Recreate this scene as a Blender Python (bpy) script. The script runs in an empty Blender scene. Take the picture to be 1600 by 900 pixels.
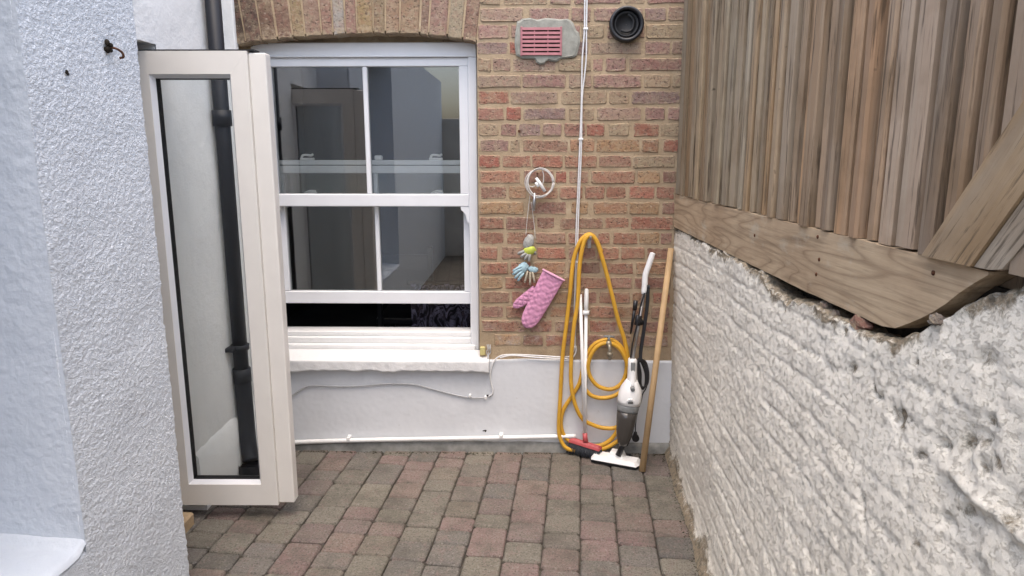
import bpy, math, random
import numpy as np
from mathutils import Vector, Matrix
rnd = random.Random(7)
R = math.radians
scene = bpy.context.scene
COL = scene.collection

# ------------------------------------------------------------------ camera
cd = bpy.data.cameras.new('camera')
cam = bpy.data.objects.new('camera', cd); COL.objects.link(cam)
cam.location = (0, -3.437, 1.543)
cam.rotation_euler = (R(90 - 11.125), R(0.0), R(1.142))
cd.sensor_width = 36; cd.lens = 1087.28 / 1600 * 36
cd.clip_start = 0.02; cd.clip_end = 500
scene.camera = cam
# ------------------------------------------------------------------ sky, sun, exposure
w = bpy.data.worlds.new('World'); scene.world = w; w.use_nodes = True
wn = w.node_tree.nodes; wl = w.node_tree.links
bg = wn['Background']; bg.inputs['Strength'].default_value = 0.15
sky = wn.new('ShaderNodeTexSky'); sky.sky_type = 'NISHITA'; sky.sun_disc = False
SUN_EL, SUN_AZ = 72, 174          # veiled sun behind the camera
sky.sun_elevation = R(SUN_EL); sky.sun_rotation = R(SUN_AZ)
sky.air_density = 1.0; sky.dust_density = 5.0; sky.ozone_density = 0.3
wl.new(sky.outputs['Color'], bg.inputs['Color'])
sd = bpy.data.lights.new('sun', 'SUN'); sd.energy = 0.55; sd.angle = R(120); sd.color = (1.0, 0.985, 0.965)
sun = bpy.data.objects.new('sun', sd); COL.objects.link(sun); sun.location = (-2, -4, 8)
az = R(SUN_AZ)
sdir = Vector((math.sin(az) * math.cos(R(SUN_EL)), math.cos(az) * math.cos(R(SUN_EL)), math.sin(R(SUN_EL))))
sun.rotation_euler = sdir.to_track_quat('Z', 'Y').to_euler()
scene.view_settings.view_transform = 'Standard'; scene.view_settings.look = 'None'
scene.view_settings.exposure = 1.36; scene.view_settings.gamma = 1.0
scene.cycles.max_bounces = 8; scene.cycles.diffuse_bounces = 4
scene.cycles.transparent_max_bounces = 24
scene.cycles.use_denoising = True

# ------------------------------------------------------------------ helpers: noise
def _h(ix, iy, iz, s):
    with np.errstate(over='ignore'):
        n = (ix.astype(np.int64) * 374761393 + iy.astype(np.int64) * 668265263 + iz.astype(np.int64) * 2147483647 + s * 1274126177) & 0xffffffff
        n = ((n ^ (n >> 13)) * 1274126177) & 0xffffffff
        n = n ^ (n >> 16)
    return (n & 0xffffff) / float(0xffffff)
def vnoise(x, y, z, s=0):
    ix, iy, iz = np.floor(x), np.floor(y), np.floor(z)
    fx, fy, fz = x - ix, y - iy, z - iz
    fx = fx * fx * (3 - 2 * fx); fy = fy * fy * (3 - 2 * fy); fz = fz * fz * (3 - 2 * fz)
    r = 0
    for a in (0, 1):
        for b in (0, 1):
            for c in (0, 1):
                r = r + _h(ix + a, iy + b, iz + c, s) * (fx if a else 1 - fx) * (fy if b else 1 - fy) * (fz if c else 1 - fz)
    return r * 2 - 1
def fbm(x, y, z, sc, oct=3, s=0, gain=0.5):
    r = 0; a = 1; t = 0
    for o in range(oct):
        r = r + a * vnoise(x * sc, y * sc, z * sc, s + o * 17); t += a; a *= gain; sc *= 2.03
    return r / t

# ------------------------------------------------------------------ helpers: objects
OFF = {}
def tag(o, label, cat, group=None):
    o['label'] = label; o['category'] = cat
    if group: o['group'] = group
    return o
def thing(name, label, cat, loc=(0, 0, 0), group=None):
    o = bpy.data.objects.new(name, None); COL.objects.link(o)
    o.location = loc; o.empty_display_size = 0.05
    OFF[o.name] = Vector(loc)
    return tag(o, label, cat, group)
def link(name, me, parent=None, loc=None, color=None):
    """loc in world space; children sit relative to their parent's base"""
    o = bpy.data.objects.new(name, me); COL.objects.link(o)
    base = OFF[parent.name] if parent else Vector((0, 0, 0))
    if parent: o.parent = parent
    o.location = (Vector(loc) - base) if loc is not None else Vector((0, 0, 0))
    OFF[o.name] = Vector(loc) if loc is not None else base.copy()
    if color: o.color = (*color, 1)
    return o
class MB:
    def __init__(s): s.v = []; s.f = []; s.sm = []
    def add(s, vs, fs, smooth=False):
        n = len(s.v); s.v += [tuple(p) for p in vs]; s.f += [tuple(i + n for i in f) for f in fs]; s.sm += [smooth] * len(fs); return s
    def box(s, x0, x1, y0, y1, z0, z1, b=0.0):
        if b <= 0:
            vs = [(x, y, z) for z in (z0, z1) for y in (y0, y1) for x in (x0, x1)]
            return s.add(vs, [(0, 2, 3, 1), (4, 5, 7, 6), (0, 1, 5, 4), (2, 6, 7, 3), (0, 4, 6, 2), (1, 3, 7, 5)])
        b = min(b, (x1 - x0) * .49, (y1 - y0) * .49, (z1 - z0) * .49)
        vs = []; idx = {}
        for i, x in enumerate((x0, x1)):
            for j, y in enumerate((y0, y1)):
                for k, z in enumerate((z0, z1)):
                    sx, sy, sz = (1, -1)[i], (1, -1)[j], (1, -1)[k]
                    for ax in range(3):
                        idx[i, j, k, ax] = len(vs)
                        vs.append((x + (0 if ax == 0 else sx * b), y + (0 if ax == 1 else sy * b), z + (0 if ax == 2 else sz * b)))
        fs = []
        g = lambda i, j, k, ax: idx[i, j, k, ax]
        for i in (0, 1):
            q = [g(i, 0, 0, 0), g(i, 1, 0, 0), g(i, 1, 1, 0), g(i, 0, 1, 0)]; fs.append(q if i else q[::-1])
            q = [g(0, i, 0, 1), g(0, i, 1, 1), g(1, i, 1, 1), g(1, i, 0, 1)]; fs.append(q if i else q[::-1])
            q = [g(0, 0, i, 2), g(1, 0, i, 2), g(1, 1, i, 2), g(0, 1, i, 2)]; fs.append(q if i else q[::-1])
        for i in (0, 1):
            for j in (0, 1):
                fs.append([g(i, j, 0, 0), g(i, j, 1, 0), g(i, j, 1, 1), g(i, j, 0, 1)])
                fs.append([g(i, 0, j, 0), g(i, 1, j, 0), g(i, 1, j, 2), g(i, 0, j, 2)])
                fs.append([g(0, i, j, 1), g(1, i, j, 1), g(1, i, j, 2), g(0, i, j, 2)])
                for k in (0, 1): fs.append([g(i, j, k, 0), g(i, j, k, 1), g(i, j, k, 2)])
        c = Vector(((x0 + x1) / 2, (y0 + y1) / 2, (z0 + z1) / 2))
        out = []
        for f in fs:
            p = [Vector(vs[q]) for q in f]; n = (p[1] - p[0]).cross(p[2] - p[0]); m = sum(p, Vector()) / len(p)
            out.append(f if n.dot(m - c) > 0 else f[::-1])
        return s.add(vs, out)
    def tube(s, pts, r, seg=8, cap=True, smooth=True):
        pts = [Vector(p) for p in pts]; n = len(pts)
        rs = r if isinstance(r, (list, tuple)) else [r] * n
        t0 = (pts[1] - pts[0]).normalized()
        u = t0.orthogonal().normalized(); vs = []
        for i, p in enumerate(pts):
            t = (pts[min(i + 1, n - 1)] - pts[max(i - 1, 0)]).normalized()
            u = (u - t * u.dot(t)); u = u.normalized() if u.length > 1e-6 else t.orthogonal().normalized()
            wv = t.cross(u)
            for k in range(seg):
                a = 2 * math.pi * k / seg
                vs.append(p + (u * math.cos(a) + wv * math.sin(a)) * rs[i])
        fs = [(i * seg + k, i * seg + (k + 1) % seg, (i + 1) * seg + (k + 1) % seg, (i + 1) * seg + k) for i in range(n - 1) for k in range(seg)]
        s.add(vs, fs, smooth)
        if cap:
            m = len(s.v) - len(vs)
            s.f += [tuple(m + k for k in range(seg))[::-1], tuple(m + (n - 1) * seg + k for k in range(seg))]; s.sm += [False, False]
        return s
    def prism(s, poly, y0, y1):
        """poly: (x, z) outline counter-clockwise seen from -y; extruded y0 (front) .. y1"""
        n = len(poly)
        vs = [(x, y0, z) for x, z in poly] + [(x, y1, z) for x, z in poly]
        fs = [tuple(range(n)), tuple(range(2 * n - 1, n - 1, -1))] + [(i, n + i, n + (i + 1) % n, (i + 1) % n) for i in range(n)]
        return s.add(vs, fs)
    def ball(s, c, r, seg=10, rings=6, M=None):
        c = Vector(c); r = Vector(r) if not isinstance(r, (int, float)) else Vector((r, r, r)); vs = []
        for i in range(rings + 1):
            a = math.pi * i / rings
            for k in range(seg):
                b = 2 * math.pi * k / seg
                p = Vector((r.x * math.sin(a) * math.cos(b), r.y * math.sin(a) * math.sin(b), r.z * math.cos(a)))
                vs.append(c + (M @ p if M else p))
        fs = [(i * seg + k, (i + 1) * seg + k, (i + 1) * seg + (k + 1) % seg, i * seg + (k + 1) % seg) for i in range(rings) for k in range(seg)]
        return s.add(vs, fs, True)
    def mesh(s, name, mat, off=Vector((0, 0, 0))):
        me = bpy.data.meshes.new(name)
        me.from_pydata([(a - off.x, b - off.y, c - off.z) for a, b, c in s.v], [], s.f)
        me.polygons.foreach_set('use_smooth', s.sm)
        if mat: me.materials.append(mat)
        me.update(); return me
    def build(s, name, mat, parent=None, color=None, loc=None):
        base = Vector(loc) if loc is not None else (OFF[parent.name] if parent else Vector((0, 0, 0)))
        return link(name, s.mesh(name, mat, base), parent, base if loc is not None or parent else None, color)
def spline(pts, n=8):
    P = [Vector(p) for p in pts]; P = [P[0] * 2 - P[1]] + P + [P[-1] * 2 - P[-2]]; out = []
    for i in range(1, len(P) - 2):
        a, b, c, d = P[i - 1:i + 3]
        for k in range(n):
            t = k / n
            out.append(.5 * ((2 * b) + (c - a) * t + (2 * a - 5 * b + 4 * c - d) * t * t + (3 * b - a - 3 * c + d) * t ** 3))
    return out + [P[-2]]
def grid_mesh(name, X, Y, Z, mat, parent=None, flip=False, smooth=True, attr=None):
    """X, Y, Z: 2-D arrays of world positions"""
    nr, nc = X.shape
    base = OFF[parent.name] if parent else Vector((0, 0, 0))
    V = np.stack([X - base.x, Y - base.y, Z - base.z], -1).reshape(-1, 3)
    i = np.arange(nr * nc).reshape(nr, nc)
    F = np.stack([i[:-1, :-1], i[:-1, 1:], i[1:, 1:], i[1:, :-1]], -1).reshape(-1, 4)
    if flip: F = F[:, ::-1]
    me = bpy.data.meshes.new(name)
    me.vertices.add(len(V)); me.vertices.foreach_set('co', V.astype(np.float32).ravel())
    me.loops.add(F.size); me.loops.foreach_set('vertex_index', F.astype(np.int32).ravel())
    me.polygons.add(len(F)); me.polygons.foreach_set('loop_start', np.arange(0, F.size, 4, dtype=np.int32))
    me.update(calc_edges=True)
    me.polygons.foreach_set('use_smooth', [smooth] * len(F))
    if mat: me.materials.append(mat)
    if attr is not None:
        at = me.attributes.new('wear', 'FLOAT', 'POINT'); at.data.foreach_set('value', attr.astype(np.float32).ravel())
    return link(name, me, parent, base if parent else None)

# ------------------------------------------------------------------ helpers: materials
class NT:
    def __init__(s, name):
        s.m = bpy.data.materials.new(name); s.m.use_nodes = True
        s.t = s.m.node_tree; s.b = s.t.nodes['Principled BSDF']; s.out = s.t.nodes['Material Output']
    def n(s, kind, **kw):
        nd = s.t.nodes.new('ShaderNode' + kind)
        for k, v in kw.items():
            if k in nd.inputs:
                s.put(nd.inputs[k], v)
            else: setattr(nd, k, v)
        return nd
    def put(s, sock, v):
        if isinstance(v, bpy.types.NodeSocket): s.t.links.new(v, sock)
        elif isinstance(v, bpy.types.Node): s.t.links.new(v.outputs[0], sock)
        else: sock.default_value = v
    def pos(s, scale=(1, 1, 1), obj=False):
        src = s.n('TexCoord').outputs['Object'] if obj else s.n('NewGeometry').outputs['Position']
        mp = s.n('Mapping'); s.put(mp.inputs['Vector'], src); mp.inputs['Scale'].default_value = scale
        return mp.outputs[0]
    def noise(s, scale, vec=None, detail=4, rough=.6, dist=0):
        return s.n('TexNoise', Vector=vec or s.pos(), Scale=scale, Detail=detail, Roughness=rough, Distortion=dist).outputs['Fac']
    def ramp(s, fac, stops):
        nd = s.n('ValToRGB'); s.put(nd.inputs['Fac'], fac); e = nd.color_ramp.elements
        while len(e) < len(stops): e.new(.5)
        for el, (p, c) in zip(e, stops):
            el.position = p; el.color = (c, c, c, 1) if isinstance(c, (int, float)) else (*c, 1)
        return nd.outputs['Color']
    def mix(s, fac, a, b, mode='MIX'):
        nd = s.n('Mix', data_type='RGBA', blend_type=mode)
        s.put(nd.inputs[0], fac)
        for k, v in ((6, a), (7, b)):
            s.put(nd.inputs[k], (*v, 1) if isinstance(v, tuple) and len(v) == 3 else v)
        return nd.outputs[2]
    def math(s, op, a, b=0.0):
        nd = s.n('Math', operation=op); s.put(nd.inputs[0], a); s.put(nd.inputs[1], b); return nd.outputs[0]
    def bump(s, h, strength=.5, dist=.005, normal=None):
        nd = s.n('Bump', Strength=strength, Distance=dist); s.put(nd.inputs['Height'], h)
        if normal: s.put(nd.inputs['Normal'], normal)
        return nd.outputs[0]
    def fin(s, color, rough=.7, normal=None, spec=.3, metal=0):
        s.put(s.b.inputs['Base Color'], (*color, 1) if isinstance(color, tuple) else color)
        s.put(s.b.inputs['Roughness'], rough); s.b.inputs['Specular IOR Level'].default_value = spec
        s.b.inputs['Metallic'].default_value = metal
        if normal: s.put(s.b.inputs['Normal'], normal)
        return s.m
def simple(name, col, rough=.5, spec=.4, metal=0, var=.12, scale=40, bump=.0):
    t = NT(name); f = t.noise(scale)
    dark = tuple(c * (1 - var) for c in col); lite = tuple(min(1, c * (1 + var)) for c in col)
    c = t.mix(t.ramp(f, [(.3, 0), (.7, 1)]), dark, lite)
    return t.fin(c, rough, t.bump(t.noise(scale * 6), bump, .002) if bump else None, spec, metal)
def m_brick():
    t = NT('brick'); col = t.n('ObjectInfo').outputs['Color']; p = t.pos()
    z = t.n('SeparateXYZ'); t.put(z.inputs[0], p)
    c = t.mix(t.ramp(t.noise(16, p, 6, .7), [(.44, 0), (.64, .6)]), col, (.40, .315, .215))
    c = t.mix(t.ramp(t.noise(27, t.pos((1.3, 1, 1)), 5, .7), [(.46, .6), (.36, 0)]), c, t.mix(.4, col, (.33, .16, .125)))
    c = t.mix(t.ramp(t.noise(55, p, 6, .75), [(.36, .85), (.47, 0)]), c, (.12, .08, .065))
    c = t.mix(t.ramp(t.noise(34, t.pos((1, 1, 1.6)), 6, .75), [(.56, 0), (.70, .7)]), c, (.52, .45, .36))
    vo = t.n('TexVoronoi', Vector=p, Scale=52).outputs['Distance']
    c = t.mix(t.ramp(vo, [(.07, .8), (.15, 0)]), c, (.06, .045, .04))
    low = t.ramp(z.outputs['Z'], [(.50, 1), (.72, 0)])
    c = t.mix(t.math('MULTIPLY', low, t.ramp(t.noise(13, p, 6, .75), [(.47, 0), (.60, .75)])), c, (.52, .49, .46))
    g = t.n('SeparateXYZ'); t.put(g.inputs[0], t.n('TexCoord').outputs['Generated'])
    ed = lambda o, k: t.math('MULTIPLY', t.math('MINIMUM', o, t.math('SUBTRACT', 1.0, o)), k)
    e = t.math('MINIMUM', ed(g.outputs['X'], 2.6), ed(g.outputs['Z'], 1.0))
    e = t.math('ADD', e, t.math('MULTIPLY', t.math('SUBTRACT', t.noise(40, p, 6, .75), .5), 1.25))
    smear = t.ramp(e, [(.00, .85), (.16, 0)])
    c = t.mix(smear, c, t.ramp(t.noise(9, p, 5, .6), [(.35, (.33, .255, .17)), (.6, (.43, .345, .24))]))
    h = t.math('ADD', t.noise(60, p, 7, .75), t.math('MULTIPLY', t.ramp(vo, [(.06, 0), (.25, 1)]), .4))
    return t.fin(c, .93, t.bump(h, 1.0, .010), .10)
def m_mortar():
    t = NT('mortar'); p = t.pos()
    c = t.ramp(t.noise(9, p, 5, .6), [(.3, (.31, .235, .155)), (.6, (.43, .335, .225)), (.8, (.50, .42, .31))])
    c = t.mix(t.ramp(t.noise(70, p, 4, .7), [(.28, .8), (.4, 0)]), c, (.12, .09, .065))
    return t.fin(c, .95, t.bump(t.noise(120, p, 5, .7), .9, .004), .1)
def m_paint(name, col, dirt=(.33, .31, .27), amount=.5, big=6, bump=.6, bs=60, bd=.004):
    t = NT(name); p = t.pos()
    c = t.mix(t.ramp(t.noise(big, p, 5, .6), [(.35, .0), (.75, .30)]), col, tuple(v * .82 for v in col))
    c = t.mix(t.ramp(t.noise(26, p, 6, .75), [(.64, 0), (.80, amount)]), c, dirt)
    h = t.math('ADD', t.noise(bs, p, 5, .65), t.math('MULTIPLY', t.noise(bs * .2, p, 3), 1.5))
    return t.fin(c, .75, t.bump(h, bump, bd), .25)
def m_roughcast():
    t = NT('roughcast'); p = t.pos()
    c = t.mix(t.ramp(t.noise(4, p, 4, .6), [(.35, 0), (.7, .6)]), (.72, .765, .81), (.64, .68, .725))
    c = t.mix(t.ramp(t.noise(90, p, 5, .75), [(.60, 0), (.74, .4)]), c, (.42, .43, .44))
    v = t.n('TexVoronoi', Vector=p, Scale=210, Randomness=1.0).outputs['Distance']
    h = t.math('ADD', t.math('MULTIPLY', v, -.8), t.math('MULTIPLY', t.noise(330, p, 3, .7), .9))
    return t.fin(c, .85, t.bump(h, .75, .004), .2)
def m_oldwall():
    t = NT('flaking_whitewash'); p = t.pos(); a = t.n('Attribute', attribute_name='wear').outputs['Fac']
    ps = t.pos((1, .75, 1.2))
    c = t.mix(t.ramp(t.noise(5, p, 6, .65), [(.36, 0), (.66, 1)]), (.92, .875, .765), (.85, .80, .69))
    c = t.mix(t.ramp(t.noise(11, p, 9, .8, 1.0), [(.52, 0), (.66, .4)]), c, (.66, .61, .53))
    c = t.mix(t.ramp(t.noise(30, ps, 8, .8, .6), [(.56, 0), (.66, .4)]), c, (.52, .475, .395))
    c = t.mix(t.ramp(t.noise(70, ps, 6, .8, .3), [(.62, 0), (.68, .5)]), c, (.32, .28, .22))
    c = t.mix(t.ramp(t.noise(150, p, 4, .8), [(.63, 0), (.70, .5)]), c, (.30, .27, .22))
    sp = t.math('ADD', a, t.math('MULTIPLY', t.math('SUBTRACT', t.noise(38, p, 8, .8, .8), .5), 2.2))
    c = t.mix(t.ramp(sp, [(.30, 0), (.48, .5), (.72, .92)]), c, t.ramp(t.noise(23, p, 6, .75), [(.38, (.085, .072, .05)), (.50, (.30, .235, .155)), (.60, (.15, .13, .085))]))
    h = t.math('ADD', t.noise(210, p, 6, .8), t.math('MULTIPLY', t.noise(75, ps, 5, .75), 1.0))
    h = t.math('SUBTRACT', h, t.math('MULTIPLY', t.ramp(t.noise(70, ps, 6, .8, .3), [(.54, 0), (.61, 1)]), .8))
    return t.fin(c, .93, t.bump(h, .9, .0045), .12)
def m_wood(name, axis='z', rings=False):
    t = NT(name); oi = t.n('ObjectInfo'); p0 = t.n('NewGeometry').outputs['Position']
    off = t.n('CombineXYZ')
    for k, m in (('X', 7.1), ('Y', 3.3), ('Z', 5.7)): t.put(off.inputs[k], t.math('MULTIPLY', oi.outputs['Random'], m))
    ad = t.n('VectorMath', operation='ADD'); t.put(ad.inputs[0], p0); t.put(ad.inputs[1], off.outputs[0])
    if axis == 'd':            # grain along the slanting planks
        cb = t.n('CombineXYZ')
        for k, vec in (('X', (1, 0, 0)), ('Y', (0, .80, .60)), ('Z', (0, -.60, .80))):
            dt = t.n('VectorMath', operation='DOT_PRODUCT'); t.put(dt.inputs[0], ad.outputs[0]); dt.inputs[1].default_value = vec; t.put(cb.inputs[k], dt.outputs['Value'])
        src = cb.outputs[0]; sc = (1, 1, .06)
    else:
        src = ad.outputs[0]; sc = (1, 1, .045) if axis == 'z' else (1, .05, 1)
    mp = t.n('Mapping'); t.put(mp.inputs['Vector'], src); mp.inputs['Scale'].default_value = sc
    v = mp.outputs[0]; col = oi.outputs['Color']
    if rings:
        c = t.mix(t.ramp(t.noise(2.5, ad.outputs[0], 5, .6), [(.40, 0), (.70, .8)]), col, (.36, .25, .155))
        c = t.mix(t.ramp(t.noise(60, v, 4, .6), [(.36, .45), (.52, 0)]), c, (.17, .12, .075))
        wv = t.n('TexNoise', Vector=t.pos((0, .34, 3.6)), Scale=2.0, Detail=1.0, Roughness=.4, Distortion=.15)
        fr = t.math('FRACT', t.math('MULTIPLY', wv.outputs['Fac'], 23.0))
        c = t.mix(t.ramp(fr, [(.0, .58), (.16, .14), (.55, 0), (.93, .22), (1, .58)]), c, (.19, .125, .075))
        c = t.mix(t.ramp(t.noise(5, t.pos((1, 1, 1.8)), 6, .7), [(.56, 0), (.74, .75)]), c, (.50, .455, .36))
        c = t.mix(t.ramp(t.noise(11, ad.outputs[0], 3, .5), [(.72, 0), (.77, .9)]), c, (.06, .045, .03))
        h = t.math('ADD', t.noise(60, v, 4, .6), t.math('MULTIPLY', fr, .3))
        return t.fin(c, .85, t.bump(h, .5, .003), .2)
    grey = t.mix(.45, col, (.31, .27, .215))
    c = t.mix(t.ramp(t.noise(20, v, 4, .55), [(.38, 0), (.66, 1)]), col, grey)
    c = t.mix(t.ramp(t.noise(3.0, ad.outputs[0], 5, .6), [(.45, 0), (.68, .7)]), c, (.20, .135, .078))
    c = t.mix(t.ramp(t.noise(80, v, 5, .65, .3), [(.36, .75), (.46, 0)]), c, (.07, .052, .036))
    c = t.mix(t.ramp(t.noise(48, v, 4, .6), [(.58, 0), (.76, .5)]), c, (.44, .365, .27))
    c = t.mix(t.ramp(t.noise(7, t.pos((1, 1, .35)), 4, .6), [(.64, 0), (.76, .55)]), c, (.115, .105, .075))
    c = t.mix(t.ramp(t.noise(17, ad.outputs[0], 2, .5), [(.73, 0), (.78, .85)]), c, (.055, .042, .03))
    return t.fin(c, .85, t.bump(t.noise(80, v, 5, .7), .6, .004), .2)
def m_paver():
    t = NT('concrete_paver'); col = t.n('ObjectInfo').outputs['Color']; p = t.pos()
    c = t.mix(t.ramp(t.noise(11, p, 6, .7), [(.42, 0), (.62, .55)]), col, (.195, .178, .148))
    c = t.mix(t.ramp(t.noise(17, p, 5, .7, .5), [(.52, 0), (.64, .5)]), c, (.215, .155, .142))
    c = t.mix(t.ramp(t.noise(130, p, 5, .8), [(.40, .75), (.49, 0)]), c, (.065, .06, .052))
    c = t.mix(t.ramp(t.noise(95, p, 5, .8), [(.54, 0), (.64, .6)]), c, (.31, .295, .26))
    c = t.mix(t.ramp(t.noise(4.5, p, 7, .75), [(.47, 0), (.64, .6)]), c, (.085, .08, .065))
    return t.fin(c, .92, t.bump(t.noise(120, p, 6, .8), 1.0, .005), .15)
def m_glass(name, tint, ior, base=0.0):
    t = NT(name); tr = t.n('BsdfTransparent'); tr.inputs[0].default_value = (*tint, 1)
    gl = t.n('BsdfGlossy'); gl.inputs['Roughness'].default_value = 0.0
    fr = t.n('Fresnel', IOR=ior); mx = t.n('MixShader')
    t.put(mx.inputs[0], t.math('ADD', t.math('MULTIPLY', fr.outputs[0], .8), base)); t.put(mx.inputs[1], tr.outputs[0]); t.put(mx.inputs[2], gl.outputs[0])
    t.t.links.new(mx.outputs[0], t.out.inputs['Surface']); t.t.nodes.remove(t.b)
    return t.m
M = dict(
    brick=m_brick(), mortar=m_mortar(), plinth=m_paint('white_masonry_paint', (.66, .68, .705), bump=.3, bd=.0015),
    render=m_paint('white_render', (.84, .85, .845), bs=110, bump=.5), sill=m_paint('sill_paint', (.74, .745, .745), (.45, .40, .32), .7),
    roughcast=m_roughcast(), reveal=m_paint('reveal_paint', (.56, .605, .66), (.5, .5, .5), .25, 4, .7, 70, .004), oldwall=m_oldwall(),
    upvc=simple('white_window_paint', (.74, .755, .78), .35, .45, var=.03, scale=8), cream=simple('cream_door_paint', (.72, .695, .65), .35, .45, var=.03, scale=7),
    gasket=simple('black_rubber', (.012, .013, .015), .6), glass=m_glass('window_glass', (.97, .985, .975), 1.3, .16), doorglass=m_glass('door_glass', (.97, .985, .975), 1.45),
    wood=m_wood('weathered_picket'), board=m_wood('gravel_board_wood', 'y', True), plank=m_wood('weathered_plank', 'd'),
    paver=m_paver(), joint=simple('joint_sand', (.075, .068, .056), .95, .1, var=.5, scale=90, bump=.6),
    concrete=simple('grey_concrete', (.24, .24, .225), .95, .1, var=.3, scale=18, bump=.5), earth=simple('dark_earth', (.03, .025, .02), .95, .1, var=.5, scale=40),
    hose=simple('yellow_hose', (.60, .33, .035), .45, .4, var=.12, scale=14), black=simple('black_plastic', (.012, .012, .014), .35, .5), pipe=simple('black_drainpipe', (.012, .014, .02), .5, .3),
    white=simple('white_plastic', (.78, .78, .77), .35, .45, var=.04), grey=simple('grey_plastic', (.22, .23, .23), .4, .4), red=simple('red_plastic', (.44, .085, .09), .4, .4),
    bristle=simple('grey_bristle', (.055, .06, .07), .8, .2, var=.5, scale=150), metal=simple('dull_metal', (.45, .45, .46), .35, .5, metal=.9), brass=simple('tarnished_brass', (.30, .27, .21), .45, .5, metal=.7),
    stick=simple('pale_wood', (.50, .34, .18), .6, .3, var=.15, scale=9), pink=simple('pink_quilted_cotton', (.60, .29, .44), .9, .1, var=.12, scale=70, bump=.4), pinktrim=simple('pink_binding', (.60, .33, .46), .9, .1),
    rope=simple('white_cord', (.62, .60, .57), .7, .2), cable=simple('white_cable', (.66, .66, .66), .5, .3, var=.08), greycable=simple('grey_cable', (.45, .46, .47), .6, .3),
    fgrey=simple('grey_knit', (.36, .36, .34), .9, .1, var=.3, scale=60, bump=.6), flime=simple('lime_rubber', (.46, .52, .08), .6, .3, var=.2), fblue=simple('pale_blue_knit', (.35, .50, .56), .9, .1, var=.25, scale=60, bump=.6), fbeige=simple('beige_knit', (.45, .40, .31), .9, .1, var=.25, scale=60, bump=.6),
    terracotta=simple('pink_terracotta', (.37, .165, .18), .75, .2, var=.1, scale=40), cement=simple('grey_cement', (.29, .29, .255), .95, .1, var=.22, scale=26, bump=.7), rust=simple('rusted_iron', (.10, .045, .025), .9, .2, var=.6, scale=90),
    smoke=None, dark=simple('unlit_room_shade', (.035, .034, .036), .9, .1, var=.3, scale=3), beige=simple('beige_render', (.55, .52, .46), .85, .2, var=.15, scale=3), hallpaint=simple('beige_wall_paint', (.72, .66, .55), .8, .2, var=.05, scale=3), moss=simple('dark_moss', (.035, .035, .018), .95, .1, var=.7, scale=60),
    threshold=simple('threshold_wood', (.42, .31, .19), .6, .3, var=.2, scale=30), timberdark=simple('creosoted_timber', (.05, .04, .032), .9, .1, var=.4, scale=30),
)
def m_smoke():
    t = NT('smoked_plastic'); t.fin((.055, .05, .045), .12, None, .5)
    return t.m
M['smoke'] = m_smoke()
def m_curtain():
    t = NT('patterned_curtain'); p = t.pos((1, 1, 1))
    c = t.ramp(t.noise(7, p, 5, .6, 3.0), [(.42, (.015, .012, .018)), (.52, (.22, .20, .28)), (.57, (.02, .018, .025)), (.7, (.10, .07, .09))])
    return t.fin(c, .9)
M['curtain'] = m_curtain()

# ================================================================== paving
PH = 0.0783; CP, SP = math.cos(PH), math.sin(PH)
def pav(a, b, z=0.0): return Vector((a * CP + b * SP, -a * SP + b * CP, z))
paving = MB().add([(-6, -8, -.016), (4, -8, -.016), (4, .02, -.016), (-6, .02, -.016)], [(0, 1, 2, 3)]).build('paving', M['joint']); paving['kind'] = 'structure'
def slab_mesh(name, wx, wy, h, bev, seed, mat, drop=.004):
    """rounded, slightly uneven block lying in XY, top at z=0"""
    r = random.Random(seed); c = bev * 1.9
    x, y = wx / 2, wy / 2; J = lambda s=.0025: r.uniform(-s, s)
    out = [(-x + c, -y), (x - c, -y), (x, -y + c), (x, y - c), (x - c, y), (-x + c, y), (-x, y - c), (-x, -y + c)]
    out = [(a + J(), b + J()) for a, b in out]
    inn = [(a * (1 - bev / x), b * (1 - bev / y)) for a, b in out]
    n = 8
    vs = [(a, b, J(.0006)) for a, b in inn] + [(a, b, -drop + J(.001)) for a, b in out] + [(a, b, -h) for a, b in out]
    fs = [tuple(range(n))] + [(n + i, n + (i + 1) % n, (i + 1) % n, i) for i in range(n)] + [(2 * n + i, 2 * n + (i + 1) % n, n + (i + 1) % n, n + i) for i in range(n)]
    me = bpy.data.meshes.new(name); me.from_pydata(vs, [], fs); me.materials.append(mat); return me
PV = {}
for L in (.105, .145, .215):
    PV[L] = [slab_mesh('paver', .1455, L - .0055, .05, .0054, hash((L, k)) % 9999 if False else int(L * 1000) * 10 + k, M['paver'], .0062) for k in range(5)]
PCOL = [(.215, .16, .146), (.22, .165, .145), (.19, .15, .14), (.225, .16, .15), (.18, .16, .142), (.195, .18, .15), (.19, .176, .148), (.215, .198, .162), (.155, .145, .135), (.165, .152, .14), (.195, .17, .14)]
JT = {-.586: [0.0, -.19, -.29, -.426, -.568, -.676, -.78, -.888, -1.03, -1.18, -1.32], -.442: [.02, -.136, -.246, -.382, -.492, -.704, -.807, -.915, -1.055, -1.2, -1.35],
      -.298: [.03, -.085, -.195, -.333, -.431, -.575, -.716, -.822, -.928, -1.071, -1.22], -.155: [.03, -.039, -.141, -.284, -.388, -.533, -.675, -.785, -.994, -1.14, -1.25],
      -.008: [.05, -.09, -.205, -.343, -.484, -.63, -.733, -.876, -1.021, -1.17], .142: [.04, -.119, -.368, -.512, -.652, -.799, -.911, -1.054, -1.2],
      .292: [.05, -.147, -.253, -.399, -.543, -.689, -.832, -.98, -1.12, -1.26], .443: [.06, -.184, -.306, -.454, -.603, -.751, -.859, -1.008, -1.15], .597: [.07, -.124, -.237, -.39, -.534, -.644, -.784, -.932, -1.043, -1.19]}
BIGSTUFF = MB(); npav = 0
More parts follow.
